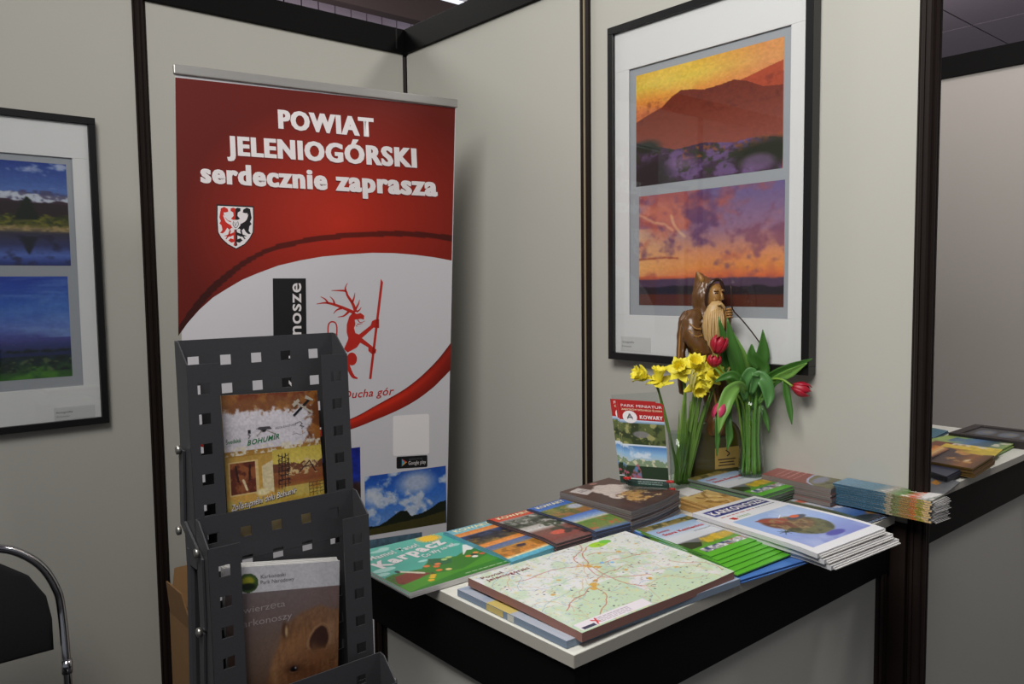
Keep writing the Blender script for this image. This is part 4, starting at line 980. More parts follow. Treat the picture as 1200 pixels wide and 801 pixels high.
# flat mountain leaflets
cm = Cv(110, 180, (150, 170, 200))
cm.stops([(0, (110, 110, 70)), (0.12, (120, 112, 80)), (0.16, (190, 196, 206)), (0.45, (206, 206, 214)), (0.55, (150, 170, 206)), (0.8, (60, 96, 160)), (0.95, (70, 80, 110)), (1, (60, 54, 50))])
cm.ell(0.35, 0.24, 0.2, 0.05, (206, 110, 84), 0.4); cm.ell(0.72, 0.50, 0.34, 0.035, (220, 120, 70), 0.5); cm.clouds(0, 0.15, 1, 0.6, 9, 131, (226, 224, 230), 0.55, 0.1, 0.8); cm.ell(0.85, 0.88, 0.3, 0.07, (150, 110, 66), 0.4); cm.ell(0.2, 0.92, 0.4, 0.06, (40, 42, 40), 0.5); cm.ell(0.08, 0.5, 0.14, 0.4, (84, 90, 62), 0.6)
cm.speck(0.2, 37)
pile('mountain_leaflet', [(905, 584), (935, 577), (1046, 600), (1014, 611)], ZC + 0.0075, 5, 0.0014, cvr('skyblue', 130, 150, 180), m_greyedge, cm,
     'glossy mountain leaflet with pale sky lying between newspapers and the wall piles', 'leaflet just beneath the glossy mountain leaflet behind the newspapers', 'flat mountain leaflets', 'leaflet', jit=0.005, seed=19)

# newspapers with island picture
cn = Cv(230, 260, (222, 222, 226))
cn.box(0.07, 0.05, 0.93, 0.17, (44, 48, 120)); cn.box(0.07, 0.05, 0.16, 0.17, (80, 84, 150)); cn.dashes(0.10, 0.195, 0.60, 0.215, 1, (180, 60, 50), 3); cn.dashes(0.62, 0.195, 0.93, 0.215, 1, (60, 60, 80), 5)
cn.stops([(0, (156, 180, 220)), (0.5, (150, 174, 224)), (0.8, (130, 146, 206)), (1, (120, 130, 196))], 0.08, 0.31, 0.95, 0.93)
cn.clouds(0.08, 0.31, 0.95, 0.93, 4, 141, (196, 210, 232), 0.5, 0.25, 0.5)
cn.ell(0.52, 0.66, 0.25, 0.17, (96, 96, 62), 0.15); cn.ell(0.50, 0.58, 0.20, 0.12, (112, 84, 60), 0.2); cn.ell(0.36, 0.52, 0.13, 0.12, (110, 66, 52), 0.3)
cn.poly([(0.24, 0.40), (0.34, 0.40), (0.52, 0.46), (0.55, 0.52), (0.40, 0.54), (0.30, 0.47)], (150, 74, 62))
cn.mix(((np.hypot((cn.U - 0.52) / 0.25, (cn.V - 0.66) / 0.17)) < 1) * np.clip((cn.nz(24, 142) - 0.5) * 8, 0, 1) * 0.8, (54, 58, 38))
cn.mix(((np.hypot((cn.U - 0.46) / 0.22, (cn.V - 0.58) / 0.14)) < 1) * np.clip((cn.nz(26, 143) - 0.52) * 8, 0, 1) * 0.8, (150, 130, 90))
cn.ell(0.66, 0.52, 0.12, 0.035, (70, 76, 90), 0.3); cn.ell(0.66, 0.50, 0.06, 0.025, (210, 96, 60), 0.3)
cn.line([(0.50, 0.38), (0.56, 0.46)], 0.006, (230, 230, 240)); cn.line([(0.60, 0.42), (0.50, 0.46)], 0.006, (230, 230, 240))
for dx, dy in ((-0.06, -0.01), (-0.04, -0.04), (0.0, -0.035), (0.03, -0.02), (0.05, 0.01), (-0.05, 0.03), (0.01, 0.04), (0.06, 0.03)): cn.line([(0.22, 0.66), (0.22 + dx, 0.66 + dy)], 0.008, (40, 50, 50))
cn.line([(0.22, 0.66), (0.34, 0.64)], 0.012, (70, 70, 60)); cn.ell(0.55, 0.86, 0.12, 0.035, (70, 70, 160), 0.3)
cn.poly([(0.13, 0.255), (0.20, 0.245), (0.22, 0.285), (0.17, 0.295)], (196, 40, 40)); cn.dashes(0.24, 0.25, 0.42, 0.285, 2, (90, 140, 70), 8)
def nt_(P, o):
    lettering('KARKONOSZE', P, (0.10, 0.145), (0.90, 0.145), (0, -0.07), k_white, o, bold=0.03, off=0.0008)
    lettering('Tu', P, (0.13, 0.29), (0.20, 0.29), (0, -0.04), k_red, o, bold=0.02, off=0.0008)
for i, (q, dz) in enumerate((([(811, 601), (884, 581), (1037, 617), (958, 647)], 0.036), ([(816, 609), (890, 588), (1046, 622), (966, 654)], 0.026), ([(822, 615), (894, 594), (1053, 628), (974, 661)], 0.0155))):
    lab = ['newspaper with blue masthead and island picture, topmost of the overhanging pile', 'second newspaper of the overhanging pile, directly under the one with the island picture', 'lowest newspaper of the pile overhanging the front edge of the counter'][i]
    W_ = [onz(ZC + dz, *p) for p in q]
    bend = lambda u, v, i=i: 0.0025 * math.sin(3.1 * v + i) * u - 0.0030 * max(0, (v - 0.8) / 0.2) ** 2
    o, P = booklet('newspaper', *W_, 0.0080, m_paper if i else mat('newsprint', rgb(214, 214, 216), 0.7, var=0.02), mat('newsprint_edge', rgb(196, 196, 198), 0.75, var=0.14, scale=50, stretch=(1, 1, 30)), bend, cn if i == 0 else None, lab, 'newspaper', 'newspapers on the counter edge')
    if i == 0: nt_(P, o)
    # folded inner sections showing as layers along the near edge
    for k in range(2):
        vs = [P(0.02 + 0.01 * k, 0.985, 0) , P(0.98, 0.985, 0), P(0.985, 1.012 + 0.010 * k, 0), P(0.03, 1.008 + 0.010 * k, 0)]
        vs = [v - Vector((0, 0, 0.0030 + 0.0022 * k)) for v in vs]; vs += [v - Vector((0, 0, 0.0016)) for v in vs]
        pyd('folded_section', vs, [(0, 1, 2, 3), (7, 6, 5, 4), (0, 4, 5, 1), (1, 5, 6, 2), (2, 6, 7, 3), (3, 7, 4, 0)], m_paper, o)
    # rounded fold on the right edge
    rr = MB(); rr.tube([P(1.0, t_, 0) - Vector((0, 0, 0.0040)) for t_ in np.linspace(0.0, 1.0, 8)], 0.0038, 10); rr.build('fold', m_paper, o, True)

# long bundle of folded leaflets against the wall, reaching past the end post
x0, x1, y0, y1, zt = 1.712, 1.7815, 0.672, 0.884, CAMZ - 0.4575
cf = Cv(70, 150, (80, 110, 130)); cf.stops([(0, (110, 150, 176)), (0.4, (90, 130, 150)), (0.55, (170, 160, 150)), (0.7, (80, 130, 50)), (0.8, (206, 90, 60)), (0.9, (196, 190, 190)), (1, (120, 130, 120))]); cf.clouds(0, 0.4, 1, 1, 10, 151, (220, 214, 206), 0.55, 0.1, 0.8); cf.speck(0.4, 41)
cside = Cv(190, 4, (60, 90, 110))
for q, cc in ((0, (58, 92, 112)), (0.52, (66, 100, 116)), (0.56, (150, 140, 120)), (0.62, (120, 124, 80)), (0.70, (150, 120, 70)), (0.80, (180, 110, 60)), (0.86, (150, 140, 60)), (0.93, (200, 170, 120)), (1.0, (110, 110, 110))): cside.mix((cside.U >= q) * 1.0, cc)
cside.speck(0.9, 42, 60)
nb = 10; tb = 0.0046
first_b = None
for i in range(nb):
    zt_i = zt - i * tb
    if first_b is None:
        o, P = booklet('folded_leaflet', (x0, y1, zt_i), (x1, y1, zt_i), (x1, y0, zt_i), (x0, y0, zt_i), tb - 0.0006, m_paper, m_greyedge, lambda u, v: 0.003 * max(0, (v - 0.9) / 0.1) * u, cf,
                       'folded leaflet on top of the long bundle that sticks out past the black post', 'leaflet', 'folded leaflets in the long bundle')
        # printed spine on the long side facing the counter
        cx, cy_, cz = o.location
        def SP(u, v, off=0.0): return Vector((x0 - cx - off, y1 + (y0 - y1) * u - cy_, -v * (tb - 0.0008) + zt_i - cz))
        SP.n = Vector((-1, 0, 0))
        print_grid('printed_spine', SP, cside, o, 0.0004)
        pg = MB(); 
        for k in range(3): pg.tube([(x0 - cx + 0.004, y0 - cy_ - 0.003 - 0.002 * k, zt_i - cz - 0.0008 - 0.0012 * k), (x1 - cx - 0.003, y0 - cy_ - 0.006 - 0.003 * k, zt_i - cz - 0.0008 - 0.0012 * k)], 0.0005, 5)
        tag(pg.build('page_edges', m_paper, o), kind='stuff')
        first_b = o
    else:
        c = copy_tree(first_b); c.location = first_b.location + Vector((random.uniform(-0.0025, 0.0), random.uniform(-0.004, 0.004), -tb * i)); c.rotation_euler = (0, 0, random.uniform(-0.008, 0.008))
        c['label'] = ordl('folded leaflet in the long bundle sticking out past the post', i, nb)
# big map pad and the pad under it
cmap = Cv(430, 300, (216, 219, 212))
n1 = cmap.nz(4, 161, 5)
gmask = np.clip((cmap.V * 0.9 + (n1 - 0.5) * 1.2 - 0.42) * 5, 0, 1) * 0.9
cmap.mix(gmask, (184, 206, 174)); cmap.clouds(0, 0, 1, 1, 9, 162, (190, 210, 180), 0.5, 0.08, 0.75); cmap.clouds(0, 0, 1, 0.6, 12, 163, (222, 222, 224), 0.5, 0.08, 0.8)
cmap.clouds(0.5, 0.45, 1, 0.85, 5, 164, (220, 216, 222), 0.56, 0.06, 0.9)
cmap.clouds(0, 0, 1, 1, 40, 165, (170, 192, 206), 0.66, 0.05, 0.6); cmap.clouds(0, 0, 1, 1, 36, 166, (214, 206, 150), 0.66, 0.05, 0.6); cmap.clouds(0, 0, 1, 1, 60, 167, (160, 140, 140), 0.72, 0.04, 0.6)
rsm = np.random.RandomState(5)
def wander(x, y, a, n_, st_, wd, col, wig=0.5):
    pts = [(x, y)]
    for _ in range(n_): a += rsm.uniform(-wig, wig); x += st_ * math.cos(a); y += st_ * math.sin(a) * 1.4; pts.append((x, y))
    cmap.line(pts, wd, col, 0.85)
for _ in range(26): wander(rsm.uniform(0, 1), rsm.uniform(0, 1), rsm.uniform(0, 6), 14, 0.018, 0.004, (196, 150, 110))
for _ in range(16): wander(rsm.uniform(0, 1), rsm.uniform(0, 1), rsm.uniform(0, 6), 14, 0.02, 0.004, (130, 160, 190))
cx_, cy2 = 0.50, 0.34
for a in (0.2, 1.3, 2.4, 3.3, 4.4, 5.3): wander(cx_, cy2, a, 22, 0.018, 0.0065, (186, 72, 50), 0.35)
for x, y, a in ((0.35, 0.62, 3.2), (0.35, 0.62, 1.8), (0.35, 0.62, 5.8), (0.85, 0.62, 1.2), (0.80, 0.42, 4)): wander(x, y, a, 16, 0.018, 0.006, (186, 80, 56), 0.4)
for x, y, r_ in ((0.22, 0.22, 0.015), (0.60, 0.55, 0.016), (0.28, 0.40, 0.014), (0.75, 0.28, 0.018), (0.90, 0.24, 0.014), (0.45, 0.75, 0.016), (0.15, 0.55, 0.014), (0.62, 0.74, 0.02), (0.82, 0.72, 0.014), (0.50, 0.34, 0.035), (0.52, 0.40, 0.025), (0.47, 0.30, 0.02), (0.36, 0.60, 0.03), (0.33, 0.64, 0.022), (0.40, 0.56, 0.018), (0.12, 0.86, 0.02), (0.66, 0.22, 0.015), (0.84, 0.40, 0.02), (0.70, 0.50, 0.016)):
    cmap.mix((np.hypot((cmap.U - x) / r_ / 0.8, (cmap.V - y) / r_) < 1) * np.clip((cmap.nz(60, int(x * 1000)) - 0.40) * 8, 0, 1), (206, 160, 70))
cmap.mix((np.hypot((cmap.U - 0.74) / 0.06, (cmap.V - 0.08) / 0.05) + (cmap.nz(10, 168) - 0.5) * 0.7 < 1) * 1.0, (160, 206, 40))
cmap.mix((np.hypot((cmap.U - 0.80) / 0.035, (cmap.V - 0.07) / 0.035) + (cmap.nz(10, 169) - 0.5) * 0.7 < 1) * 1.0, (110, 190, 60))
cmap.ell(0.58, 0.36, 0.012, 0.016, (110, 170, 220)); cmap.ell(0.62, 0.40, 0.012, 0.014, (120, 176, 220))
for _ in range(160): x, y = rsm.uniform(0.02, 0.98, 2); cmap.box(x, y, x + rsm.uniform(0.008, 0.02), y + 0.006, (110, 90, 100), 0.8)
for _ in range(40): x, y = rsm.uniform(0.02, 0.98, 2); cmap.ell(x, y, 0.005, 0.007, (60, 60, 70))
cmap.poly([(0.015, 0.985), (0.035, 0.90), (0.36, 0.78), (0.44, 0.86), (0.44, 0.985)], (222, 214, 220), 0.0)
cmap.box(0.02, 0.905, 0.43, 0.985, (222, 216, 222)); cmap.dashes(0.13, 0.92, 0.32, 0.975, 4, (160, 150, 160), 9); cmap.box(0.03, 0.955, 0.10, 0.98, (60, 60, 84))
cmap.line([(0.105, 0.925), (0.13, 0.96)], 0.012, (196, 50, 50)); cmap.line([(0.13, 0.92), (0.11, 0.975)], 0.012, (196, 50, 50))
m_bredge = mat('brown_pad_edge', rgb(140, 100, 90), 0.7, var=0.16, scale=50, stretch=(1, 1, 30))
m_bluedge = mat('slate_pad_edge', rgb(122, 138, 156), 0.7, var=0.12, scale=50, stretch=(1, 1, 30))
MZ = ZC + 0.031
mp_bend = lambda u, v: -0.007 * max(0, (v - 0.6) / 0.4) * (0.5 + 0.5 * math.sin(u * 3.1)) + 0.003 * math.sin(u * 5) * v * 0.6 - 0.004 * (1 - u) * v
q_low = [onz(ZC + 0.012, *p) for p in ((536, 690), (742, 631), (867, 678), (664, 751))]
clow = Cv(150, 110, (176, 184, 196)); clow.clouds(0, 0, 1, 1, 6, 171, (150, 166, 186), 0.5, 0.1, 0.8); clow.box(0.0, 0.30, 0.10, 0.52, (206, 186, 110))
lowp, _ = booklet('lower_map_pad', *q_low, 0.0110, m_paper, m_bluedge, None, clow, 'slate-blue edged map pad lying directly on the white countertop beneath the map', 'map')
tb_ = MB()
q0, q3 = q_low[0] - lowp.location, q_low[3] - lowp.location
dl = (q3 - q0)
for a_, b_ in ((0.30, 0.46), (0.50, 0.56)):
    pa, pb_ = q0 + dl * a_, q0 + dl * b_; nn = Vector((-1, 0, 0)) * 0.0006
    vs = [pa + nn - Vector((0, 0, 0.0005)), pb_ + nn - Vector((0, 0, 0.0005)), pb_ + nn - Vector((0, 0, 0.0105)), pa + nn - Vector((0, 0, 0.0105))]
    pyd('coloured_edge_patch', vs, [(0, 1, 2, 3)], mat('ochre_edge' if a_ < 0.4 else 'pale_edge', rgb(196, 176, 110) if a_ < 0.4 else rgb(196, 196, 184), 0.7, var=0.1), lowp)
q_map = [onz(MZ, *p) for p in ((548.5, 676.6), (733, 622), (860.5, 665.5), (682, 735.5))]
mapo, PM = booklet('district_map_pad', *q_map, 0.0135, m_paper, m_bredge, mp_bend, cmap, 'large brown-edged tear-off pad of district maps at the front counter corner', 'map', part='printed_map')
lettering('Powiat', PM, (0.035, 0.085), (0.155, 0.085), (0, -0.035), flat('maroon', 130, 40, 60), mapo, off=0.0008)
lettering('Jeleniogórski', PM, (0.035, 0.135), (0.275, 0.135), (0, -0.035), flat('maroon', 130, 40, 60), mapo, bold=0.01, off=0.0008)

# ------------------------------------------------------------------ second counter
z2 = CZ
def q2(nm, q, dz, t, cv, cov, edge, lab, n=1, low=None, group=None, cat='booklet', bend=None, seed=1):
    return pile(nm, q, z2 + dz, n, t, cov, edge, cv, lab, low or lab, group, cat, bend, jit=0.004, seed=seed)
def tiny(cols, seed, w=60, h=60, cl=()):
    c = Cv(w, h, cols[0]); c.stops([(i / (len(cols) - 1), cc) for i, cc in enumerate(cols)])
    for (x0_, y0_, x1_, y1_, f, col, thr) in cl: c.clouds(x0_, y0_, x1_, y1_, f, seed, col, thr, 0.1, 0.9); seed += 1
    return c.speck(0.2, seed)
q2('grey_leaflet', [(1068, 566), (1096, 556), (1125, 564.5), (1100, 584)], 0.006, 0.003, tiny([(110, 112, 116), (96, 98, 104), (120, 124, 128)], 201, cl=((0.45, 0.3, 0.7, 0.55, 3, (196, 130, 40), 0.35),)), cvr('slategrey', 104, 106, 110), m_greyedge,
   'grey leaflet with small orange emblem nearest the black post on the far counter', 2, 'grey leaflet under the one with the orange emblem on the far counter', 'grey leaflets on the far counter', 'leaflet', seed=21)
q2('navy_booklet', [(1065, 544), (1088, 537), (1132, 547), (1109, 558)], 0.022, 0.004, tiny([(70, 80, 110), (50, 56, 80), (60, 66, 84)], 203), cvr('navy', 46, 50, 66), mat('navy_edges', rgb(46, 48, 60), 0.6, var=0.4, scale=60, stretch=(1, 1, 40)),
   'navy booklet jutting out below the coffee-brown ones on the far counter', 5, 'navy booklet lower in the far counter pile', 'navy booklets on the far counter', 'booklet', seed=22)
q2('coffee_booklet', [(1088, 540), (1112, 526.5), (1165, 536), (1140, 549)], 0.030, 0.004, tiny([(70, 58, 60), (84, 62, 56), (150, 96, 50), (90, 60, 40)], 205, cl=((0.3, 0.2, 1, 0.8, 4, (206, 150, 80), 0.5), (0.3, 0.3, 0.8, 0.7, 3, (236, 214, 170), 0.6))), cvr('coffee', 86, 62, 50), mat('ochre_edges', rgb(120, 92, 40), 0.6, var=0.4, scale=60, stretch=(1, 1, 40)),
   'coffee-brown booklet with glowing golden photo, topmost in the middle of far counter', 6, 'coffee-brown booklet beneath the golden photo one on the far counter', 'coffee-brown booklets', 'booklet', bend=lambda u, v: 0.006 * (v - 0.5) ** 2 * 4 * u, seed=23)
q2('orange_booklet', [(1064, 538), (1092, 520), (1113, 526), (1088, 537)], 0.036, 0.003, tiny([(90, 62, 44), (214, 130, 50), (236, 196, 130), (120, 60, 30)], 208), cvr('orange', 170, 96, 50), m_greyedge, 'orange booklet half hidden behind the black end post', cat='booklet')
q2('green_booklet', [(1082, 516), (1117, 508), (1192, 517.5), (1160, 533)], 0.014, 0.0035, tiny([(150, 176, 96), (160, 184, 104), (90, 130, 170), (70, 96, 110), (150, 176, 96)], 210, cl=((0, 0.2, 1, 0.6, 4, (90, 120, 160), 0.5), (0.5, 0.8, 1, 1, 8, (216, 214, 190), 0.45))), cvr('pistachio', 150, 176, 100), mat('green_edges2', rgb(120, 150, 80), 0.6, var=0.25, scale=60, stretch=(1, 1, 40)),
   'pistachio-green booklet with blue photo strip beside the lying dark frame', 4, 'pistachio-green booklet beneath the upper one beside the dark frame', 'pistachio-green booklets', 'booklet', seed=24)
q2('yellow_booklet', [(1076, 526), (1096, 516), (1175, 526.5), (1163, 536.5)], 0.0215, 0.003, tiny([(120, 66, 50), (130, 70, 50), (206, 176, 60), (214, 190, 60)], 213, cl=((0.5, 0.2, 1, 0.9, 4, (236, 206, 70), 0.4), (0.8, 0.3, 1, 0.9, 9, (226, 220, 200), 0.5))), cvr('mustard', 176, 140, 60), mat('mustard_edges', rgb(150, 130, 96), 0.6, var=0.2),
   'red-brown and yellow booklet lying between the green and coffee-brown ones', 2, 'booklet under the red-brown and yellow one on the far counter', 'mustard booklets on the far counter', 'booklet', seed=25)
q2('teal_booklet', [(1073, 505), (1088, 500), (1111, 504.5), (1094, 513)], 0.008, 0.004, tiny([(110, 140, 110), (60, 110, 130), (70, 120, 140)], 215), cvr('petrol', 60, 100, 120), mat('petrol_edges', rgb(36, 60, 76), 0.6, var=0.3), 'teal booklet at the back edge of the far counter beside the post', 2, 'teal booklet under the upper one at the back of the far counter', 'teal booklets', 'booklet', seed=26)
# dark framed photo lying on the second counter
fx0, fx1, fy0, fy1 = 2.72, 2.945, 0.74, 1.02
df = empty('lying_photo_frame', ((fx0 + fx1) / 2, (fy0 + fy1) / 2, z2)); tag(df, 'dark photo frame lying flat at the right end of the far counter', 'photo frame')
ox, oy = df.location.x, df.location.y
for a_ in ((fx0, fx1, fy0, fy0 + .03), (fx0, fx1, fy1 - .03, fy1), (fx0, fx0 + .03, fy0 + .03, fy1 - .03), (fx1 - .03, fx1, fy0 + .03, fy1 - .03)):
    MB().box(a_[0] - ox, a_[1] - ox, a_[2] - oy, a_[3] - oy, 0, 0.024, 0.002).build('frame_rail', mat('charcoal_wood', rgb(52, 46, 46), 0.5, var=0.1), df)
cfr = tiny([(60, 58, 60), (72, 70, 72)], 217, 90, 90)
for i in range(3): cfr.ell(0.2 + 0.3 * i, 0.45, 0.12, 0.3, (106, 118, 136), 0.4, 0.8)
for i in range(3): cfr.ell(0.22 + 0.3 * i, 0.5, 0.06, 0.12, (130, 120, 110), 0.4, 0.8)
FP = quad_surf((fx0 + .03 - ox, fy1 - .03 - oy, 0.02), (fx0 + .03 - ox, fy0 + .03 - oy, 0.02), (fx1 - .03 - ox, fy0 + .03 - oy, 0.02), (fx1 - .03 - ox, fy1 - .03 - oy, 0.02)); FP.n = Vector((0, 0, 1))
FPw = (lambda f: f)(lambda u, v, off=0.0: quad_surf((fx0 + .03 - ox, fy1 - .03 - oy, 0.02), (fx0 + .03 - ox, fy0 + .03 - oy, 0.02), (fx1 - .03 - ox, fy0 + .03 - oy, 0.02), (fx1 - .03 - ox, fy1 - .03 - oy, 0.02))(u, v, 0) + Vector((0, 0, off))); FPw.n = Vector((0, 0, 1))
print_grid('photo_print', FPw, cfr, df, 0.0)
MB().box(fx0 + .03 - ox, fx1 - .03 - ox, fy0 + .03 - oy, fy1 - .03 - oy, 0.0, 0.0195).build('backing', m_black, df)

# ------------------------------------------------------------------ BROCHURE RACK (foreground)
def perforated(w, h, holes, t, top_cut=None):
    """thin sheet in the XZ plane, x 0..w, z 0..-h, square holes (x0,x1,z0,z1 with z down)"""
    xs = sorted({0.0, w} | {a for q in holes for a in q[:2]}); zs = sorted({0.0, h} | {a for q in holes for a in q[2:]})
    bm = bmesh.new(); V = {}
    def v(i, j, k):
        if (i, j, k) not in V: V[(i, j, k)] = bm.verts.new((xs[i], t * k, -zs[j]))
        return V[(i, j, k)]
    nx, nz = len(xs) - 1, len(zs) - 1
    def solid(i, j):
        if i < 0 or j < 0 or i >= nx or j >= nz: return False
        cx, cz = (xs[i] + xs[i + 1]) / 2, (zs[j] + zs[j + 1]) / 2
        return not any(a < cx < b and c < cz < d for a, b, c, d in holes)
    for i in range(nx):
        for j in range(nz):
            if not solid(i, j): continue
            for k in (0, 1): bm.faces.new((v(i, j, k), v(i + 1, j, k), v(i + 1, j + 1, k), v(i, j + 1, k)))
            if not solid(i - 1, j): bm.faces.new((v(i, j, 0), v(i, j + 1, 0), v(i, j + 1, 1), v(i, j, 1)))
            if not solid(i + 1, j): bm.faces.new((v(i + 1, j, 0), v(i + 1, j + 1, 0), v(i + 1, j + 1, 1), v(i + 1, j, 1)))
            if not solid(i, j - 1): bm.faces.new((v(i, j, 0), v(i + 1, j, 0), v(i + 1, j, 1), v(i, j, 1)))
            if not solid(i, j + 1): bm.faces.new((v(i, j + 1, 0), v(i + 1, j + 1, 0), v(i + 1, j + 1, 1), v(i, j + 1, 1)))
    bmesh.ops.recalc_face_normals(bm, faces=bm.faces[:])
    return bm
RW = 0.235; RX0 = 0.353
rack = empty('brochure_rack', (RX0 + RW / 2, 1.06, 0.0)); tag(rack, 'dark grey perforated steel brochure rack standing in front of the banner', 'rack')
def rel(o): o.location = Vector(o.location) - rack.location; return o
PH = 0.30; DEP = 0.042; HO = 0.0155
def pocket(yb, zb, lean):
    """yb, zb: back plate top edge; lean: forward shift over the height (towards the camera)"""
    parts = []
    holes = [(0.0155 + i * 0.0445, 0.0155 + i * 0.0445 + HO, 0.023 + j * 0.040, 0.023 + j * 0.040 + HO * 0.9) for i in range(5) for j in range(7)]
    def place(bm, fn, name):
        for v_ in bm.verts: v_.co = fn(v_.co)
        me = bpy.data.meshes.new(name); bm.to_mesh(me); bm.free()
        o = link(name, me, m_steel, rack); return rel(o)
    T = 0.0018
    lz = lambda z: (-z / PH) * lean                     # lean grows downwards
    parts.append(place(perforated(RW, PH, holes, T), lambda c: Vector((RX0 + c.x, yb - lz(c.z) + c.y, zb + c.z)), 'back_plate'))
    fh = PH - 0.030; fz = zb - 0.030
    fl_holes = [(0.0125, 0.0125 + 0.0155, 0.025 + j * 0.0405, 0.025 + j * 0.0405 + 0.0150) for j in range(6)]
    for s_ in (0, 1):
        x_ = RX0 if s_ == 0 else RX0 + RW - 0.042
        parts.append(place(perforated(0.042, fh, fl_holes, T), lambda c: Vector((x_ + (c.x if s_ == 0 else 0.042 - c.x), yb - DEP - lz(c.z - 0.030) + c.y, fz + c.z)), 'front_flange'))
        xs_ = RX0 if s_ == 0 else RX0 + RW - T
        pr = [(yb, zb), (yb - 0.010, zb - 0.001), (yb - DEP + 0.003, fz + 0.003), (yb - DEP, fz), (yb - DEP - lz(-PH), zb - PH), (yb - lz(-PH), zb - PH)]
        vs = [(xs_ + dx, y, z) for dx in (0, T) for y, z in pr]; n = len(pr)
        fs = [tuple(range(n)), tuple(range(2 * n - 1, n - 1, -1))] + [(i, (i + 1) % n, n + (i + 1) % n, n + i) for i in range(n)]
        parts.append(rel(pyd('side_plate', vs, fs, m_steel, rack)))
    parts.append(rel(MB().box(RX0, RX0 + RW, yb - DEP - lean, yb - lean + 0.001, zb - PH - T, zb - PH).build('bottom_plate', m_steel, rack)))
    return parts
PK = [(1.110, CAMZ - 0.0700, 0.012), (1.058, CAMZ - 0.3035, 0.008), (0.990, CAMZ - 0.534, 0.008), (0.925, CAMZ - 0.770, 0.008)]
for yb, zb, ln in PK: pocket(yb, zb, ln)
# zig-zag hinge arms with bolts on both sides
for s_, x_ in ((-1, RX0 - 0.004), (1, RX0 + RW + 0.001)):
    for (ya, za, la), (y2, z2_, l2) in zip(PK[:-1], PK[1:]):
        p0 = Vector((x_, ya - 0.018, za - 0.145)); p1 = Vector((x_, ya - 0.012, z2_ - 0.012)); p2 = Vector((x_, y2 - 0.022, z2_ - 0.050)); p3 = Vector((x_, y2 - 0.022, z2_ - 0.14))
        pts = [p0, p1, p2, p3]; bm = MB(); w_ = 0.0085
        rings = []
        for i, p in enumerate(pts):
            t_ = (pts[min(i + 1, 3)] - pts[max(i - 1, 0)]).normalized(); q = Vector((0, -t_.z, t_.y)) * w_
            rings.append([p + q, p - q, p - q + Vector((0.003, 0, 0)), p + q + Vector((0.003, 0, 0))])
        bm.loft(rings); arm = rel(bm.build('hinge_arm', m_steel, rack))
        for p in (p0, Vector((x_, ya - 0.006, z2_ - 0.024)), Vector((x_, y2 - 0.022, z2_ - 0.038))):
            q = p if s_ < 0 else p + Vector((0.003, 0, 0))
            b = MB(); b.tube([q + Vector((0.001 * s_, 0, 0)), q + Vector((0.0055 * s_, 0, 0)), q + Vector((0.0065 * s_, 0, 0))], [0.0062, 0.0058, 0.0035], 14)
            b.build('bolt', m_zinc, arm, True)
for x_ in (RX0 + 0.006, RX0 + RW - 0.006):
    rel(MB().tube([(x_, 0.90, 0.42), (x_, 0.86, 0.012)], 0.008, 10).build('leg', m_steel, rack)); rel(MB().tube([(x_, 1.09, 1.15), (x_, 1.16, 0.012)], 0.008, 10).build('leg', m_steel, rack))
rel(MB().box(RX0, RX0 + RW, 0.80, 1.20, 0.0, 0.012, 0.003).build('base_plate', m_steel, rack))

def rack_booklet(nm, TL, TR, BL, BR, t, cv, label, group, cat, texts=None, n=1, gap=0.0026, lowlab=None, ext=0.0):
    """upright booklet; corners in world, facing -Y"""
    TL, TR, BL, BR = map(Vector, (TL, TR, BL, BR)); ctr = (BL + BR) / 2
    o, nn = plate(nm, TL - ctr, TR - ctr, BR - ctr + (BR - TR) * ext, BL - ctr + (BL - TL) * ext, t, mat('booklet_stock', rgb(170, 150, 110), 0.6) if ext else m_paper, None); o.location = ctr; tag(o, label, cat, group if n > 1 else None)
    def P(u, v, off=0.0): return TL * (1-u) * (1-v) + TR * u * (1-v) + BR * u * v + BL * (1-u) * v - ctr + nn * off
    P.n = nn
    for i in range(1, n):
        c = o.copy(); COL.objects.link(c); c.location = o.location - nn * gap * i + Vector((0.0006 * i - 0.002, 0, 0.0012 * i)); c['label'] = lowlab + ', %s from the front' % ORD[i]
    print_grid('printed_cover', P, cv, o, 0.0003)
    if texts: texts(P, o)
    return o
# upper booklet: mine trail
cu = Cv(170, 185, (200, 194, 200))
cu.box(0, 0, 1, 0.26, (206, 200, 206))
n9 = cu.nz(24, 181, 4)
cu.mix(np.clip((0.16 - cu.V + (n9 - 0.5) * 0.16) * 24, 0, 1), (122, 76, 46)); cu.mix(np.clip((0.06 - cu.V + (n9 - 0.5) * 0.12) * 20, 0, 1), (112, 52, 30))
cu.clouds(0, 0, 1, 0.15, 10, 182, (156, 106, 52), 0.5, 0.15, 0.6)
cu.mix(np.clip((cu.U - 0.86 + (n9 - 0.5) * 0.22) * 16, 0, 1) * (cu.V < 0.48), (106, 60, 32)); cu.clouds(0.8, 0, 1, 0.5, 12, 183, (150, 96, 44), 0.52, 0.1, 0.8)
yb_ = 0.47; cu.stops([(0, (150, 108, 44)), (0.3, (186, 146, 60)), (0.6, (170, 120, 56)), (0.8, (180, 150, 60)), (1, (170, 140, 60))], 0, yb_, 1, 1)
cu.mix(((cu.V > yb_ - 0.03) & (cu.V < yb_ + 0.04)) * np.clip((cu.nz(30, 184) - 0.45) * 8, 0, 1), (206, 196, 176))
cu.box(0.47, 0.50, 1, 0.86, (196, 176, 72)); cu.stops([(0, (188, 166, 70)), (0.45, (206, 186, 90)), (0.5, (140, 86, 50)), (0.75, (128, 70, 40)), (1, (170, 130, 50))], 0.47, 0.50, 1, 0.88)
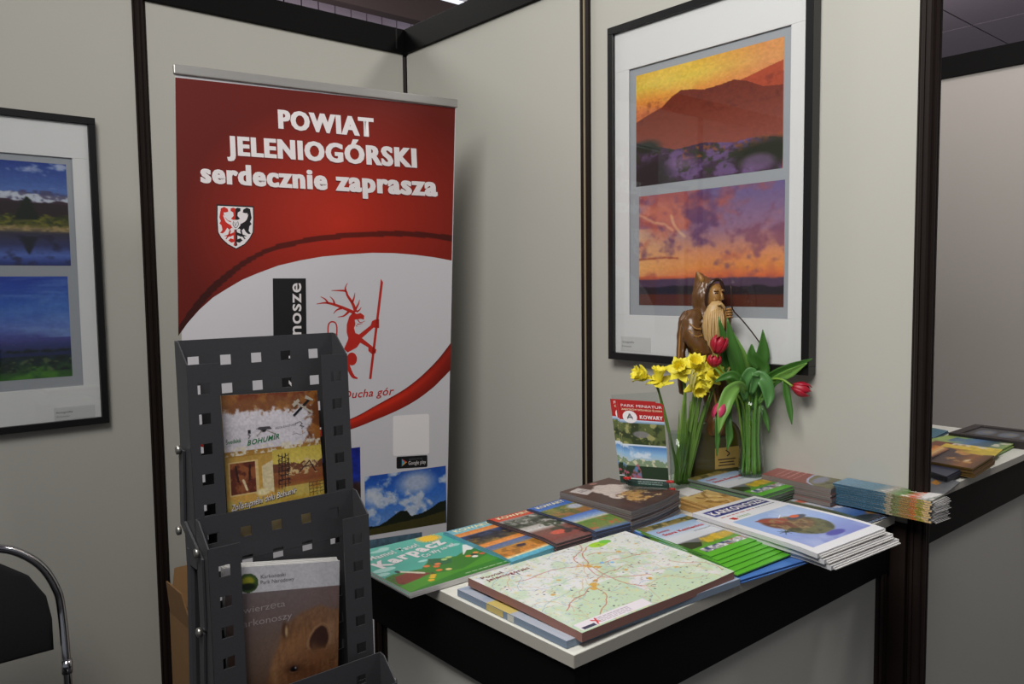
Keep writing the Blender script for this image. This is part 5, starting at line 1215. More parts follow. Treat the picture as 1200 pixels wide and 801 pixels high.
cu.ridge(0.62, 0.08, 9, 185, (104, 62, 40), 0.47, 1, 0.70); cu.clouds(0.6, 0.60, 0.95, 0.74, 22, 186, (206, 180, 130), 0.52, 0.08, 0.9)
for x in np.linspace(0.54, 0.64, 4): cu.line([(x, 0.54), (x - 0.02, 0.84)], 0.008, (44, 26, 22))
for k in range(7): cu.line([(0.53, 0.55 + k * 0.042), (0.645, 0.59 + k * 0.036)], 0.007, (50, 30, 24)); cu.line([(0.645, 0.55 + k * 0.042), (0.53, 0.59 + k * 0.036)], 0.007, (50, 30, 24))
cu.line([(0.74, 0.72), (0.86, 0.63), (0.92, 0.73)], 0.012, (60, 34, 28)); cu.line([(0.80, 0.68), (0.90, 0.67)], 0.01, (60, 34, 28))
cu.stops([(0, (176, 140, 66)), (1, (196, 150, 70))], 0.0, 0.52, 0.47, 0.90)
cu.box(0.03, 0.555, 0.32, 0.84, (206, 176, 120)); cu.box(0.045, 0.57, 0.295, 0.83, (92, 40, 26)); cu.clouds(0.045, 0.57, 0.295, 0.83, 12, 187, (150, 90, 50), 0.52, 0.1, 0.8)
cu.line([(0.17, 0.72), (0.20, 0.80)], 0.02, (214, 190, 150)); cu.line([(0.10, 0.60), (0.12, 0.72)], 0.02, (50, 24, 18)); cu.line([(0.24, 0.60), (0.23, 0.72)], 0.02, (50, 24, 18))
cu.poly([(0.36, 0.62), (0.47, 0.58), (0.47, 0.86), (0.36, 0.80)], (206, 190, 150)); cu.ell(0.36, 0.84, 0.07, 0.03, (220, 206, 160), 0.5)
cu.mix((cu.V > 0.83) * np.clip((cu.nz(10, 188) - 0.4) * 5, 0, 1) * 0.9, (186, 166, 84))
for k in range(4):
    for j in range(4): cu.line([(0.84 + 0.04 * j, 0.83 + 0.03 * k), (0.875 + 0.04 * j, 0.825 + 0.03 * k)], 0.006, (70, 52, 24)); cu.line([(0.84 + 0.04 * j, 0.83 + 0.03 * k), (0.842 + 0.04 * j, 0.856 + 0.03 * k)], 0.005, (70, 52, 24))
cu.speck(0.18, 50)
cu.box(0.24, 0.30, 0.268, 0.335, (40, 36, 40)); cu.ell(0.40, 0.31, 0.03, 0.022, (24, 22, 26), 0.3); cu.poly([(0.32, 0.30), (0.36, 0.285), (0.46, 0.285), (0.49, 0.315), (0.43, 0.31), (0.36, 0.31)], (70, 66, 70))
cu.line([(0.38, 0.32), (0.33, 0.36)], 0.009, (130, 120, 110)); cu.line([(0.43, 0.32), (0.52, 0.36)], 0.009, (130, 120, 110))
cu.line([(0.24, 0.34), (0.262, 0.35), (0.245, 0.375)], 0.008, (40, 36, 40))
cu.line([(0.74, 0.285), (0.79, 0.27), (0.81, 0.29), (0.78, 0.31), (0.83, 0.315), (0.80, 0.33)], 0.007, (60, 54, 60)); cu.line([(0.72, 0.35), (0.70, 0.38), (0.74, 0.37), (0.78, 0.39), (0.84, 0.37)], 0.004, (110, 104, 110))
def ut(P, o):
    k_green = flat('green_ink', 30, 110, 60)
    lettering('BOHUMÍR', P, (0.225, 0.432), (0.555, 0.400), (0.006, -0.045), k_green, o, bold=0.02, shear=0.15, off=0.0006)
    lettering('Švedská', P, (0.02, 0.405), (0.165, 0.395), (0.0, -0.035), k_green, o, bold=0.01, off=0.0006)
    lettering('MÍSTA Z HISTORIE', P, (0.52, 0.318), (0.74, 0.298), (0.0, -0.018), k_grey, o, off=0.0006)
    lettering('Zpřístupnění dolu Bohumír', P, (0.030, 0.960), (0.70, 0.900), (0.006, -0.055), k_black, o, bold=0.05, shear=0.15, off=0.0006)
    lettering('Zpřístupnění dolu Bohumír', P, (0.032, 0.957), (0.698, 0.898), (0.006, -0.055), k_white, o, bold=0.0, shear=0.15, off=0.0009)
    kh = flat('steel_ink', 176, 166, 150)
    strokes('hammer_print', P, [([(0.72, 0.215), (0.91, 0.07)], [0.022, 0.022])], k_black, o, 0.0007); strokes('hammer_print', P, [([(0.735, 0.085), (0.93, 0.20)], [0.018, 0.018])], kh, o, 0.0008)
    strokes('hammer_print', P, [([(0.72, 0.125), (0.79, 0.075)], [0.035, 0.03])], kh, o, 0.0009); strokes('hammer_print', P, [([(0.86, 0.050), (0.945, 0.085)], [0.035, 0.015])], kh, o, 0.0009)
def wy(px, py, y): return ony(y, px, py)
TL = wy(259, 463.5, 1.085); TR = wy(371.5, 457.3, 1.085); BR = wy(380.5, 584, 1.070); BL = wy(267, 606, 1.070)
rack_booklet('mine_booklet', TL, TR, BL, BR, 0.003, cu, 'sepia booklet with crossed hammers standing in the upper rack pocket', None, 'booklet', ut, ext=0.30)
# extend below (hidden in the pocket) so that it stands on the pocket floor
bk = MB(); zf = PK[0][1] - PH
bl, br = BL + Vector((0, 0.0035, 0)), BR + Vector((0, 0.0035, 0))
# lower booklets: forest animal
cw = Cv(175, 215, (110, 92, 80))
cw.stops([(0, (118, 108, 112)), (0.25, (112, 98, 98)), (0.6, (104, 84, 74)), (1, (84, 62, 48))])
cw.mix(np.clip((cw.U - 0.55) * 2, 0, 1) * np.clip(1 - (cw.V - 0.1) / 0.5, 0, 1) * 0.5, (128, 92, 80))
bodym = cw.polym([(0.30, 0.95), (0.34, 0.80), (0.38, 0.68), (0.44, 0.58), (0.47, 0.47), (0.55, 0.41), (0.66, 0.36), (0.82, 0.32), (1.0, 0.38), (1.0, 1.0), (0.26, 1.0)])
soft = bodym.astype(float)
for _ in range(8): soft = (soft + np.roll(soft, 1, 0) + np.roll(soft, -1, 0) + np.roll(soft, 1, 1) + np.roll(soft, -1, 1)) / 5
soft[:, -10:] = soft[:, -11:-10]; soft[-10:] = soft[-11:-10]
xx = (cw.U * 0.6 + cw.V) ; rsf = np.random.RandomState(4); fur = vnoise(cw.w, cw.h, 60, 16, 191, 3)
fcol = C(122, 84, 56) * (0.74 + 0.52 * fur[..., None]); cw.a = cw.a * (1 - soft[..., None]) + fcol * soft[..., None]
G2 = lambda cx, cy, rx, ry: np.exp(-(((cw.U - cx) / rx) ** 2 + ((cw.V - cy) / ry) ** 2))
cw.mix(soft * np.clip((cw.V - 0.60) * 2.0, 0, 1) * 0.55, (88, 50, 28)); cw.mix(soft * np.clip(0.50 - cw.V, 0, 1) * 4 * 0.6, (132, 106, 92))
cw.mix(G2(0.60, 0.60, 0.14, 0.10) * 0.6, (150, 106, 68)); cw.mix(G2(0.40, 0.78, 0.035, 0.12) * 0.7, (160, 120, 84)); cw.mix(G2(0.47, 0.70, 0.04, 0.09) * 0.5, (150, 108, 72))
cw.mix(G2(0.72, 0.80, 0.14, 0.10) * 0.5, (78, 42, 24)); cw.mix(G2(0.93, 0.52, 0.05, 0.10) * 0.7, (160, 124, 96))
for k in range(330):
    fx_, fy_ = rsf.uniform(0.36, 0.98), rsf.uniform(0.34, 1.0); a_ = math.atan2(fy_ - 0.95, fx_ - 0.25) + rsf.uniform(-0.3, 0.3); L_ = rsf.uniform(0.02, 0.05)
    if soft[min(cw.h - 1, int(fy_ * cw.h)), min(cw.w - 1, int(fx_ * cw.w))] > 0.6: cw.line([(fx_, fy_), (fx_ + L_ * math.cos(a_), fy_ + L_ * math.sin(a_))], 0.005, [(150, 110, 76), (84, 54, 36), (120, 84, 58)][k % 3], 0.45)
# far ear, near ear with a pale furry rim
cw.mix(np.clip(G2(0.492, 0.475, 0.030, 0.065) * 2.2 - 0.5, 0, 1), (84, 56, 40)); cw.mix(np.clip(G2(0.508, 0.485, 0.014, 0.045) * 2 - 0.5, 0, 1), (180, 150, 112))
ear = smooth_pts([(0.735, 0.665), (0.705, 0.625), (0.705, 0.575), (0.735, 0.52), (0.785, 0.475), (0.845, 0.455), (0.893, 0.48), (0.918, 0.54), (0.915, 0.60), (0.885, 0.655)], 4)
ear = [tuple(p) for p in ear]
cw.poly(ear, (134, 96, 68), 0.9); cw.line(ear[3:-3], 0.013, (160, 124, 94), 0.6)
inn = [(0.80 + (x - 0.80) * 0.82, 0.575 + (y - 0.575) * 0.84) for x, y in ear]; cw.poly(inn, (50, 28, 22), 0.9)
cw.mix(np.clip(G2(0.80, 0.675, 0.11, 0.045) * 1.3, 0, 1), (118, 78, 50)); cw.mix(G2(0.76, 0.62, 0.03, 0.04) * 0.5, (110, 76, 54))
# eye, muzzle, nose
cw.mix(np.clip(G2(0.565, 0.765, 0.075, 0.040), 0, 1) * 0.85, (58, 34, 24)); cw.ell(0.572, 0.765, 0.030, 0.020, (12, 9, 12), 0.5); cw.ell(0.588, 0.757, 0.008, 0.006, (196, 196, 206), 0.5); cw.line([(0.53, 0.775), (0.555, 0.788), (0.60, 0.785)], 0.006, (130, 92, 64), 0.7)
cw.mix(G2(0.335, 0.90, 0.06, 0.05) * 0.8, (96, 64, 46)); cw.mix(np.clip(G2(0.30, 0.925, 0.045, 0.028) * 1.6, 0, 1), (28, 18, 20)); cw.line([(0.31, 0.95), (0.36, 0.985), (0.44, 0.99)], 0.008, (50, 30, 22), 0.8)
cw.blur(1); cw.box(0, 0, 1, 0.185, (198, 196, 200)); cw.ell(0.19, 0.115, 0.085, 0.068, (60, 84, 40)); cw.ell(0.19, 0.10, 0.05, 0.03, (150, 150, 40), 0.5); cw.ell(0.19, 0.14, 0.06, 0.025, (24, 34, 20), 0.5)
cw.speck(0.12, 60)
def wt(P, o):
    lettering('Karkonoski', P, (0.295, 0.090), (0.505, 0.083), (0, -0.028), k_grey, o, off=0.0006)
    lettering('Park Narodowy', P, (0.293, 0.130), (0.582, 0.120), (0, -0.028), k_grey, o, off=0.0006)
    kp = flat('pale_lilac_ink', 158, 146, 146)
    lettering('Zwierzęta', P, (0.075, 0.330), (0.500, 0.302), (0, -0.048), kp, o, off=0.0006)
    lettering('Karkonoszy', P, (0.070, 0.425), (0.560, 0.393), (0, -0.050), kp, o, off=0.0006)
TL = wy(262, 665.5, 1.030); TR = wy(398, 656.5, 1.030); BR = wy(395.5, 812, 1.022); BL = wy(270, 835, 1.022)
rack_booklet('animal_booklet', TL, TR, BL, BR, 0.0020, cw, 'grey booklet with brown marten portrait, frontmost in the lower rack pocket', 'marten booklets in the rack', 'booklet', wt, 4, 0.0026, 'marten booklet behind the frontmost one in the rack')

# ------------------------------------------------------------------ CHAIR
cy0 = 2.22; cxr = ony(cy0, 79, 790).x; cw2 = 0.215; ccx = cxr - cw2
chr_ = empty('stacking_chair', (ccx, cy0 - 0.2, 0)); tag(chr_, 'black upholstered stacking chair with chrome tube frame at lower left', 'chair')
def cr_rel(o): o.location = -chr_.location; return o
ztop_ = ony(cy0, 8, 641).z
arch = [(-cw2, 0.02), (-cw2, 0.50), (-cw2, ztop_ - 0.20), (-cw2 + 0.012, ztop_ - 0.13), (-cw2 + 0.045, ztop_ - 0.065), (-cw2 + 0.10, ztop_ - 0.018), (-cw2 + 0.16, ztop_), (0, ztop_ + 0.004)]
arch = arch + [(-x, z) for x, z in arch[-2::-1]]
pts = smooth_pts([(ccx + x, cy0 + (0.03 if z > 0.5 else 0.0), z) for x, z in arch], 6)
cr_rel(MB().tube([tuple(p) for p in pts], 0.0105, 14).build('back_frame', m_chrome, chr_, True))
pad = []
zpb = ony(cy0, 40, 770).z
w_p = cw2 - 0.022
pp_ = [(-w_p, zpb), (-w_p, ztop_ - 0.21), (-w_p + 0.010, ztop_ - 0.15), (-w_p + 0.045, ztop_ - 0.09), (-w_p + 0.10, ztop_ - 0.048), (-w_p + 0.15, ztop_ - 0.034), (0, ztop_ - 0.030)]
pp_ = pp_ + [(-x, z) for x, z in pp_[-2::-1]]
rings = [[(ccx + x * k, cy0 + 0.03 + dy, (zpb + ztop_) / 2 + (z - (zpb + ztop_) / 2) * k) for x, z in pp_] for dy, k in ((-0.022, 0.93), (-0.018, 0.985), (0, 1.0), (0.014, 0.99), (0.018, 0.95))]
cr_rel(MB().loft([[Vector(p) for p in r] for r in rings]).build('backrest', m_fabric, chr_, True))
zs_ = ony(cy0, 30, 799).z
sx = cw2 - 0.012; zs_ = 0.485
cr_rel(MB().box(ccx - sx, ccx + sx, cy0 - 0.43, cy0 - 0.03, zs_ - 0.045, zs_, 0.02).build('seat', m_fabric, chr_, True))
for s_ in (-1, 1):
    xx = ccx + s_ * cw2
    q = smooth_pts([(xx, cy0 - 0.02, zs_ - 0.02), (xx, cy0 - 0.25, zs_ - 0.03), (xx, cy0 - 0.40, zs_ - 0.035), (xx, cy0 - 0.445, zs_ - 0.08), (xx, cy0 - 0.45, 0.2), (xx, cy0 - 0.46, 0.02)], 6)
    cr_rel(MB().tube([tuple(p) for p in q], 0.0105, 12).build('leg', m_chrome, chr_, True))
    cr_rel(MB().tube([(xx, cy0 + 0.0, zpb + 0.0 - 0.028), (xx, cy0 + 0.0, zpb - 0.062)], 0.013, 12).build('joint_sleeve', m_chrome, chr_, True))
    for yy in (cy0, cy0 - 0.46):
        cr_rel(MB().tube([(xx, yy, 0.0), (xx, yy, 0.03)], 0.013, 10).build('foot_cap', m_black, chr_))

# ------------------------------------------------------------------ CARDBOARD BOX
bx = empty('cardboard_box', (0.90, 2.55, 0)); tag(bx, 'open brown cardboard box on the floor between back wall and banner', 'box')
zt_b = ony(2.42, 206, 748).z
hx0 = ony(2.62, 203, 760).x; hx1 = hx0 + 0.30; hy0, hy1 = 2.42, 2.64
def bp(o): o.location = -bx.location; return o
bp(MB().box(hx0, hx1, hy0, hy0 + 0.004, 0, zt_b).build('side_wall', m_card, bx)); bp(MB().box(hx0, hx1, hy1 - 0.004, hy1, 0, zt_b).build('side_wall', m_card, bx))
bp(MB().box(hx0, hx0 + 0.004, hy0 + 0.004, hy1 - 0.004, 0, zt_b).build('side_wall', m_card, bx)); bp(MB().box(hx1 - 0.004, hx1, hy0 + 0.004, hy1 - 0.004, 0, zt_b).build('side_wall', m_card, bx))
bp(MB().box(hx0, hx1, hy0, hy1, 0, 0.005).build('bottom', m_card, bx))
def flap(a, b, c, d):
    vs = [Vector(v) for v in (a, b, c, d)]; n = (vs[1] - vs[0]).cross(vs[3] - vs[0]).normalized() * 0.004
    vs2 = vs + [v + n for v in vs]
    bp(pyd('flap', vs2, [(0, 1, 2, 3), (7, 6, 5, 4), (0, 4, 5, 1), (1, 5, 6, 2), (2, 6, 7, 3), (3, 7, 4, 0)], m_card, bx))
flap((hx0, hy0 + 0.004, zt_b), (hx0, hy1 - 0.004, zt_b), (hx0 - 0.022, hy1 - 0.05, zt_b + 0.12), (hx0 - 0.022, hy0 + 0.03, zt_b + 0.12))
flap((hx0, hy1, zt_b), (hx1, hy1, zt_b), (hx1 - 0.02, hy1 + 0.03, zt_b + 0.13), (hx0 + 0.03, hy1 + 0.03, zt_b + 0.13))
flap((hx0, hy0, zt_b), (hx1, hy0, zt_b), (hx1, hy0 - 0.06, zt_b - 0.09), (hx0, hy0 - 0.06, zt_b - 0.09))
bp(MB().box(hx0 + 0.012, hx0 + 0.10, hy0 - 0.0008, hy0 - 0.0002, zt_b - 0.24, zt_b - 0.06).build('shipping_label', m_paper, bx))

# ------------------------------------------------------------------ STATUE, VASES, FLOWERS
EX = Vector((0.7589, -0.6511, 0)).normalized(); EY = Vector((0.6511, 0.7589, 0)).normalized(); EZ = Vector((0, 0, 1))
def blob(MBo, rings, n=20, pw=2.0):
    R = []
    for (c, rx, ry) in rings:
        R.append([c + EX * (math.copysign(abs(math.cos(a)) ** (2 / pw), math.cos(a)) * rx) + EY * (math.copysign(abs(math.sin(a)) ** (2 / pw), math.sin(a)) * ry) for a in [2 * math.pi * k / n for k in range(n)]])
    MBo.loft(R); return MBo
m_wood = mat('carved_dark_wood', rgb(96, 62, 24), 0.40, var=0.6, scale=60, bump=0.35, coat=0.3, stretch=(1, 1, 0.25))
m_woodl = mat('carved_golden_wood', rgb(150, 108, 54), 0.38, var=0.35, scale=90, bump=0.3, coat=0.2, stretch=(1, 1, 0.3))
m_beard = mat('pale_carved_wood', rgb(190, 156, 104), 0.45, var=0.25, scale=160, bump=0.6, stretch=(1, 1, 0.2))
m_dwood = mat('very_dark_wood', rgb(48, 26, 16), 0.3, var=0.4, scale=70, bump=0.3, coat=0.3)
m_base = mat('olive_stained_wood', rgb(60, 54, 15), 0.3, var=0.4, scale=18, bump=0.1, coat=0.5, stretch=(1, 1, 0.2))
m_brass = mat('brass_plate', rgb(190, 158, 88), 0.35, 0.6, var=0.1)
DS = 2.03
def S(px, py, dd=0.0): return atd(px, py, DS + dd)
sb = onz(ZC + 0.0005, 837, 566); DS = (sb - CP).dot(fwd) ; so = Vector((sb.x, sb.y, ZC))
u = DS / F
statue = empty('carved_statue', so); tag(statue, 'carved wooden statue of a hooded bearded man on olive plinth with brass plaque', 'statue')
def sr(o): o.location = -so; return o
def hz(px, py, dd=0.0):     # point in the statue's own upright plane
    p = S(px, py); return p + EY * (dd - (0.014 if py < 500 else 0.0))
# plinth: shouldered block
def ring_rr(cx_px, py, hw, hd, n=28, pw=4.5):
    c = hz(cx_px, py); return (c, hw * u, hd)
b = MB(); blob(b, [ring_rr(836.5, 566, 30.5, 0.028), ring_rr(836.5, 560, 31, 0.029), ring_rr(837, 520, 31, 0.029), ring_rr(837.5, 508, 30, 0.028), ring_rr(838, 500.1, 26.5, 0.025), ring_rr(838, 494, 21, 0.020), ring_rr(838, 490, 15, 0.016)], 36, 4.5)
for v in b.bm.verts: v.co.z = max(v.co.z, ZC + 0.0006)
sr(b.build('plinth', m_base, statue, True))
pc = [hz(834.5, 522.5), hz(862.0, 519.5), hz(861.5, 543.5), hz(834.5, 546.5)]
pc = [p - EY * 0.0305 for p in pc]
pn = (pc[1] - pc[0]).cross(pc[3] - pc[0]).normalized(); pn = pn if pn.dot(fwd) < 0 else -pn
pq, _n = plate('plaque', pc[0] - so, pc[1] - so, pc[2] - so, pc[3] - so, 0.0025, m_brass, statue)
PP = (lambda f: f)(lambda a, bb, off=0.0: (pc[0] * (1-a) * (1-bb) + pc[1] * a * (1-bb) + pc[2] * a * bb + pc[3] * (1-a) * bb) - so + pn * off); PP.n = pn
for k, (a0, a1) in enumerate(((0.12, 0.86), (0.18, 0.80), (0.14, 0.84))):
    strokes('engraved_line', PP, [([(a0, 0.56 + 0.14 * k), (a1, 0.56 + 0.14 * k)], [0.05, 0.05])], m_dwood, statue, 0.0006)
strokes('engraved_emblem', PP, [([(0.45, 0.12), (0.6, 0.30), (0.5, 0.42)], [0.05, 0.05])], m_dwood, statue, 0.0006)
# figure: rock at the feet, robe, torso, hood in one carved mesh
f = MB()
blob(f, [(hz(838, 508, -.01), .030, .024), (hz(838, 499, -.0), .034, .030), (hz(838, 492), .036, .034), (hz(838, 478), .027, .027), (hz(836, 462), .031, .028), (hz(832, 440), .040, .032), (hz(828, 415), .048, .036), (hz(824, 392), .048, .036), (hz(822, 376), .040, .032), (hz(822, 366), .028, .026), (hz(823, 356), .020, .022)], 24)
blob(f, [(hz(826, 366, .004), .030, .030), (hz(826, 356, .004), .034, .032), (hz(826, 344, .004), .034, .033), (hz(826, 335, .006), .029, .030), (hz(823.5, 328, .008), .020, .024), (hz(820, 323, .010), .011, .014), (hz(816.5, 318.5, .010), .003, .004)], 20)
# cape falling at the back (left in view)
blob(f, [(hz(808, 364, .012), .016, .022), (hz(803, 374, .012), .018, .026), (hz(799, 392, .010), .012, .028), (hz(797.5, 415, .008), .009, .028), (hz(798, 440, .006), .009, .026), (hz(799, 461, .006), .007, .022)], 16)
me_o = f.build('figure', m_wood, statue, True)
rm = me_o.modifiers.new('remesh', 'REMESH'); rm.mode = 'VOXEL'; rm.voxel_size = 0.0028; rm.use_smooth_shade = True
sm = me_o.modifiers.new('smooth', 'SMOOTH'); sm.factor = 0.5; sm.iterations = 3
sr(me_o)
dg = bpy.context.evaluated_depsgraph_get(); dg.update()
m2 = bpy.data.meshes.new_from_object(me_o.evaluated_get(dg)); me_o.modifiers.clear(); me_o.data = m2
if not m2.materials: m2.materials.append(m_wood)
for v in m2.vertices:      # chisel marks and folds
    p = v.co; n_ = mnoise.noise(Vector((p.x * 90, p.y * 90, p.z * 22))) + 0.5 * mnoise.noise(Vector((p.x * 200, p.y * 200, p.z * 60))); v.co = p + v.normal * n_ * 0.0034
m2.polygons.foreach_set('use_smooth', [True] * len(m2.polygons))
# hood opening rim, face, beard
hp = [(829, 366), (823.5, 356), (823, 346), (825, 336), (830, 329.5), (836, 327.5), (840.5, 331), (842, 338), (841.5, 349)]
sr(MB().tube(smooth_pts([tuple(hz(a, b_, -0.034 + abs(i - 4) * 0.0025)) for i, (a, b_) in enumerate(hp)], 4), 0.0042, 8).build('hood_rim', m_dwood, statue, True))
fc = MB(); blob(fc, [(hz(833, 362, -.018), .012, .012), (hz(833, 354, -.022), .017, .018), (hz(833.5, 346, -.022), .018, .020), (hz(834, 338, -.020), .017, .019), (hz(834, 332, -.014), .012, .013)], 20)
nose = [hz(837.2, 340, -.040), hz(838.6, 345, -.046), hz(839.4, 349.2, -.047), hz(837.6, 351, -.040)]
fc.tube(nose, [0.0022, 0.0034, 0.0046, 0.003], 10)
for ex_, d_ in ((833.0, -.0405), (840.5, -.034)): fc.tube([hz(ex_ - 2.6, 341.0, d_), hz(ex_, 339.7, d_ - .003), hz(ex_ + 2.4, 340.8, d_)], [0.0016, 0.0030, 0.0016], 8)
fc.tube([hz(830.5, 350, -.038), hz(832.5, 352, -.040)], [0.005, 0.0045], 10)
sr(fc.build('face', m_woodl, statue, True))
for ex_, d_ in ((833.4, -.0400), (840.2, -.0345)): sr(MB().tube([hz(ex_ - 2.0, 343.4, d_), hz(ex_ + 1.8, 343.2, d_)], 0.0017, 8).build('eye', m_dwood, statue, True))
bd = MB()
blob(bd, [(hz(834, 352, -.036), .011, .010), (hz(832, 358, -.036), .018, .014), (hz(830, 368, -.036), .024, .017), (hz(829, 380, -.036), .026, .018), (hz(829.5, 392, -.036), .025, .017), (hz(831, 402, -.037), .020, .014), (hz(833, 411, -.038), .012, .010), (hz(835, 418, -.038), .003, .003)], 22)
bdo = bd.build('beard', m_beard, statue, True); sub = None
for v in bdo.data.vertices: pass
sr(bdo)
for k in range(9):     # carved strands
    t0 = k / 8; xa = 825 + 14 * t0; xb = 821 + 19 * t0; xc = 826 + 11 * t0
    zz = -.049 - .006 * math.sin(math.pi * t0)
    sr(MB().tube([hz(xa, 356 + 3 * abs(t0 - .5), zz + .010), hz(xb, 372, zz - .001), hz(xb + 1.5 * math.sin(k * 2), 388, zz), hz(xc, 404 + 6 * math.sin(math.pi * t0), zz + .004)], [0.002, 0.0034, 0.0032, 0.0012], 7).build('beard_strand', m_beard, statue, True))
sr(MB().tube([hz(833, 356.5, -.052), hz(837, 355, -.053), hz(841, 359, -.048), hz(842.5, 368, -.042)], [0.0025, 0.004, 0.0035, 0.0015], 8).build('moustache', m_beard, statue, True))
# sleeve with folds (left in view), forearm and hands
sl = MB(); sl.tube(smooth_pts([tuple(hz(813, 366, -.016)), tuple(hz(807, 378, -.024)), tuple(hz(807, 392, -.032)), tuple(hz(814, 404, -.040)), tuple(hz(824, 414, -.046))], 4), list(np.interp(np.linspace(0, 1, 17), [0, .25, .5, .75, 1], [.018, .0235, .025, .021, .012])), 18)
so_ = sl.build('sleeve', m_wood, statue, True)
for v in so_.data.vertices:
    pz = v.co; v.co = pz + v.normal * 0.0028 * math.sin(pz.z * 420 + pz.x * 90)
sr(so_)
sr(MB().tube([hz(824, 413, -.046), hz(829, 418, -.050), hz(833, 424, -.052)], [0.010, 0.009, 0.006], 12).build('forearm', m_woodl, statue, True))
for k in range(4): sr(MB().tube([hz(831 + k * 1.4, 420 - k * 1.6, -.054), hz(834.5 + k * 1.3, 425 - k * 1.8, -.058), hz(834 + k * 1.3, 429 - k * 1.8, -.054)], [0.0028, 0.0028, 0.002], 8).build('finger', m_woodl, statue, True))
arm2 = MB(); arm2.tube(smooth_pts([tuple(hz(836, 378, -.010)), tuple(hz(842, 382, -.026)), tuple(hz(845, 376, -.040)), tuple(hz(845.5, 370, -.046))], 4), list(np.interp(np.linspace(0, 1, 13), [0, .5, 1], [.014, .014, .009])), 12)
sr(arm2.build('raised_sleeve', m_wood, statue, True))
sr(MB().tube([hz(845.5, 372, -.046), hz(846, 366, -.049), hz(846.5, 361, -.049)], [0.008, 0.010, 0.005], 12).build('hand', m_woodl, statue, True))
for k in range(4): sr(MB().tube([hz(842.2, 361.5 + k * 3.0, -.056), hz(846.5, 360.6 + k * 3.0, -.060), hz(850, 361.6 + k * 3.0, -.054)], [0.0026, 0.003, 0.0022], 8).build('finger', m_woodl, statue, True))
sr(MB().tube(smooth_pts([tuple(hz(847.2, 334, -.060)), tuple(hz(847.8, 348, -.062)), tuple(hz(849, 361, -.062)), tuple(hz(859, 373, -.066)), tuple(hz(870, 387, -.070)), tuple(hz(881, 402.5, -.072))], 3), 0.0017, 8).build('staff', m_dwood, statue, True))

for pts_, r_ in (([(802, 378), (808, 383), (815, 384)], .0022), ([(801, 386), (808, 392), (816, 391)], .0026), ([(803, 395), (810, 401), (818, 399)], .0024), ([(807, 404), (814, 409), (820, 407)], .002)):
    sr(MB().tube(smooth_pts([tuple(hz(a, b_, -.050 - .006 * (1 - abs(i - 1)))) for i, (a, b_) in enumerate(pts_)], 5), r_, 8).build('sleeve_fold', m_woodl, statue, True))
sr(MB().tube(smooth_pts([tuple(hz(a, b_, -.004)) for a, b_ in ((806, 364), (799, 374), (795.5, 392), (794, 415), (794.5, 440), (795.5, 460))], 4), [.0018] + [.0030] * 19 + [.0018], 8).build('cape_edge', m_woodl, statue, True))
sr(MB().tube([hz(821, 331, -.012), hz(818.5, 325, -.008), hz(815.8, 318, 0)], [.008, .0062, .0016], 10).build('hood_tip', m_woodl, statue, True))
sr(MB().tube(smooth_pts([tuple(hz(a, b_, -.040)) for a, b_ in ((820, 425), (824, 440), (830, 455), (833, 470))], 4), .003, 8).build('robe_fold', m_woodl, statue, True))
# --- vases
def vase(nm, base, prof, label):
    o = empty(nm, base); tag(o, label, 'vase')
    t = 0.0016
    outer = [(r, z) for r, z in prof]; inner = [(max(r - t, 0.001), z + (0.008 if i == 0 else 0)) for i, (r, z) in enumerate(prof)][::-1]
    MB().lathe([(0.0008, 0.0)] + outer + inner + [(0.0008, 0.008)], n=36, cap=False).build('glass_body', VGLASS, o, True)
    return o
vb1 = onz(ZC, 795.5, 573.5); vb1.z = ZC + 0.0003
D1 = (vb1 - CP).dot(fwd); h1 = atd(799, 505, D1).z - ZC; u1 = D1 / F
va1 = vase('glass_vase', vb1, [(0.0215, 0.0), (0.0215, 0.01), (0.0225, h1 * 0.5), (0.0275, h1)], 'small clear glass vase holding the yellow daffodils')
vb2 = onz(ZC + 0.0386, 880, 556.5)
pb2 = vb2 - CP; D2v = pb2.dot(fwd); px2 = 600 + F * pb2.dot(right) / D2v; py2 = 400.5 + F * pb2.dot(down) / D2v
u2 = D2v / F; h2 = atd(880, 466, D2v).z - vb2.z
va2 = vase('glass_vase', vb2, [(0.031, 0.0), (0.031, 0.02), (0.027, h2 * 0.45), (0.025, h2 * 0.62), (0.028, h2 * 0.85), (0.034, h2)], 'tall flared glass vase holding the red tulips by the wall')
m_stem = mat('flower_stem', rgb(120, 156, 56), 0.45, var=0.25, scale=30)
m_leafd = mat('tulip_leaf', rgb(62, 108, 38), 0.42, var=0.3, scale=25, stretch=(1, 1, 0.3))
m_leafl = mat('tulip_leaf_light', rgb(112, 158, 70), 0.45, var=0.25, scale=25, stretch=(1, 1, 0.3))
m_stemd = mat('daffodil_leaf', rgb(88, 122, 46), 0.45, var=0.3, scale=30)
m_yel = mat('daffodil_petal', rgb(240, 228, 70), 0.5, var=0.10, scale=50)
m_yeld = mat('daffodil_trumpet', rgb(242, 226, 60), 0.5, var=0.10, scale=60)
m_tul = mat('tulip_petal', rgb(168, 20, 44), 0.42, var=0.3, scale=40)
m_tulp = mat('tulip_petal_pink', rgb(196, 56, 96), 0.42, var=0.3, scale=40)
m_bud = mat('withered_sheath', rgb(168, 160, 84), 0.6, var=0.3, scale=60)
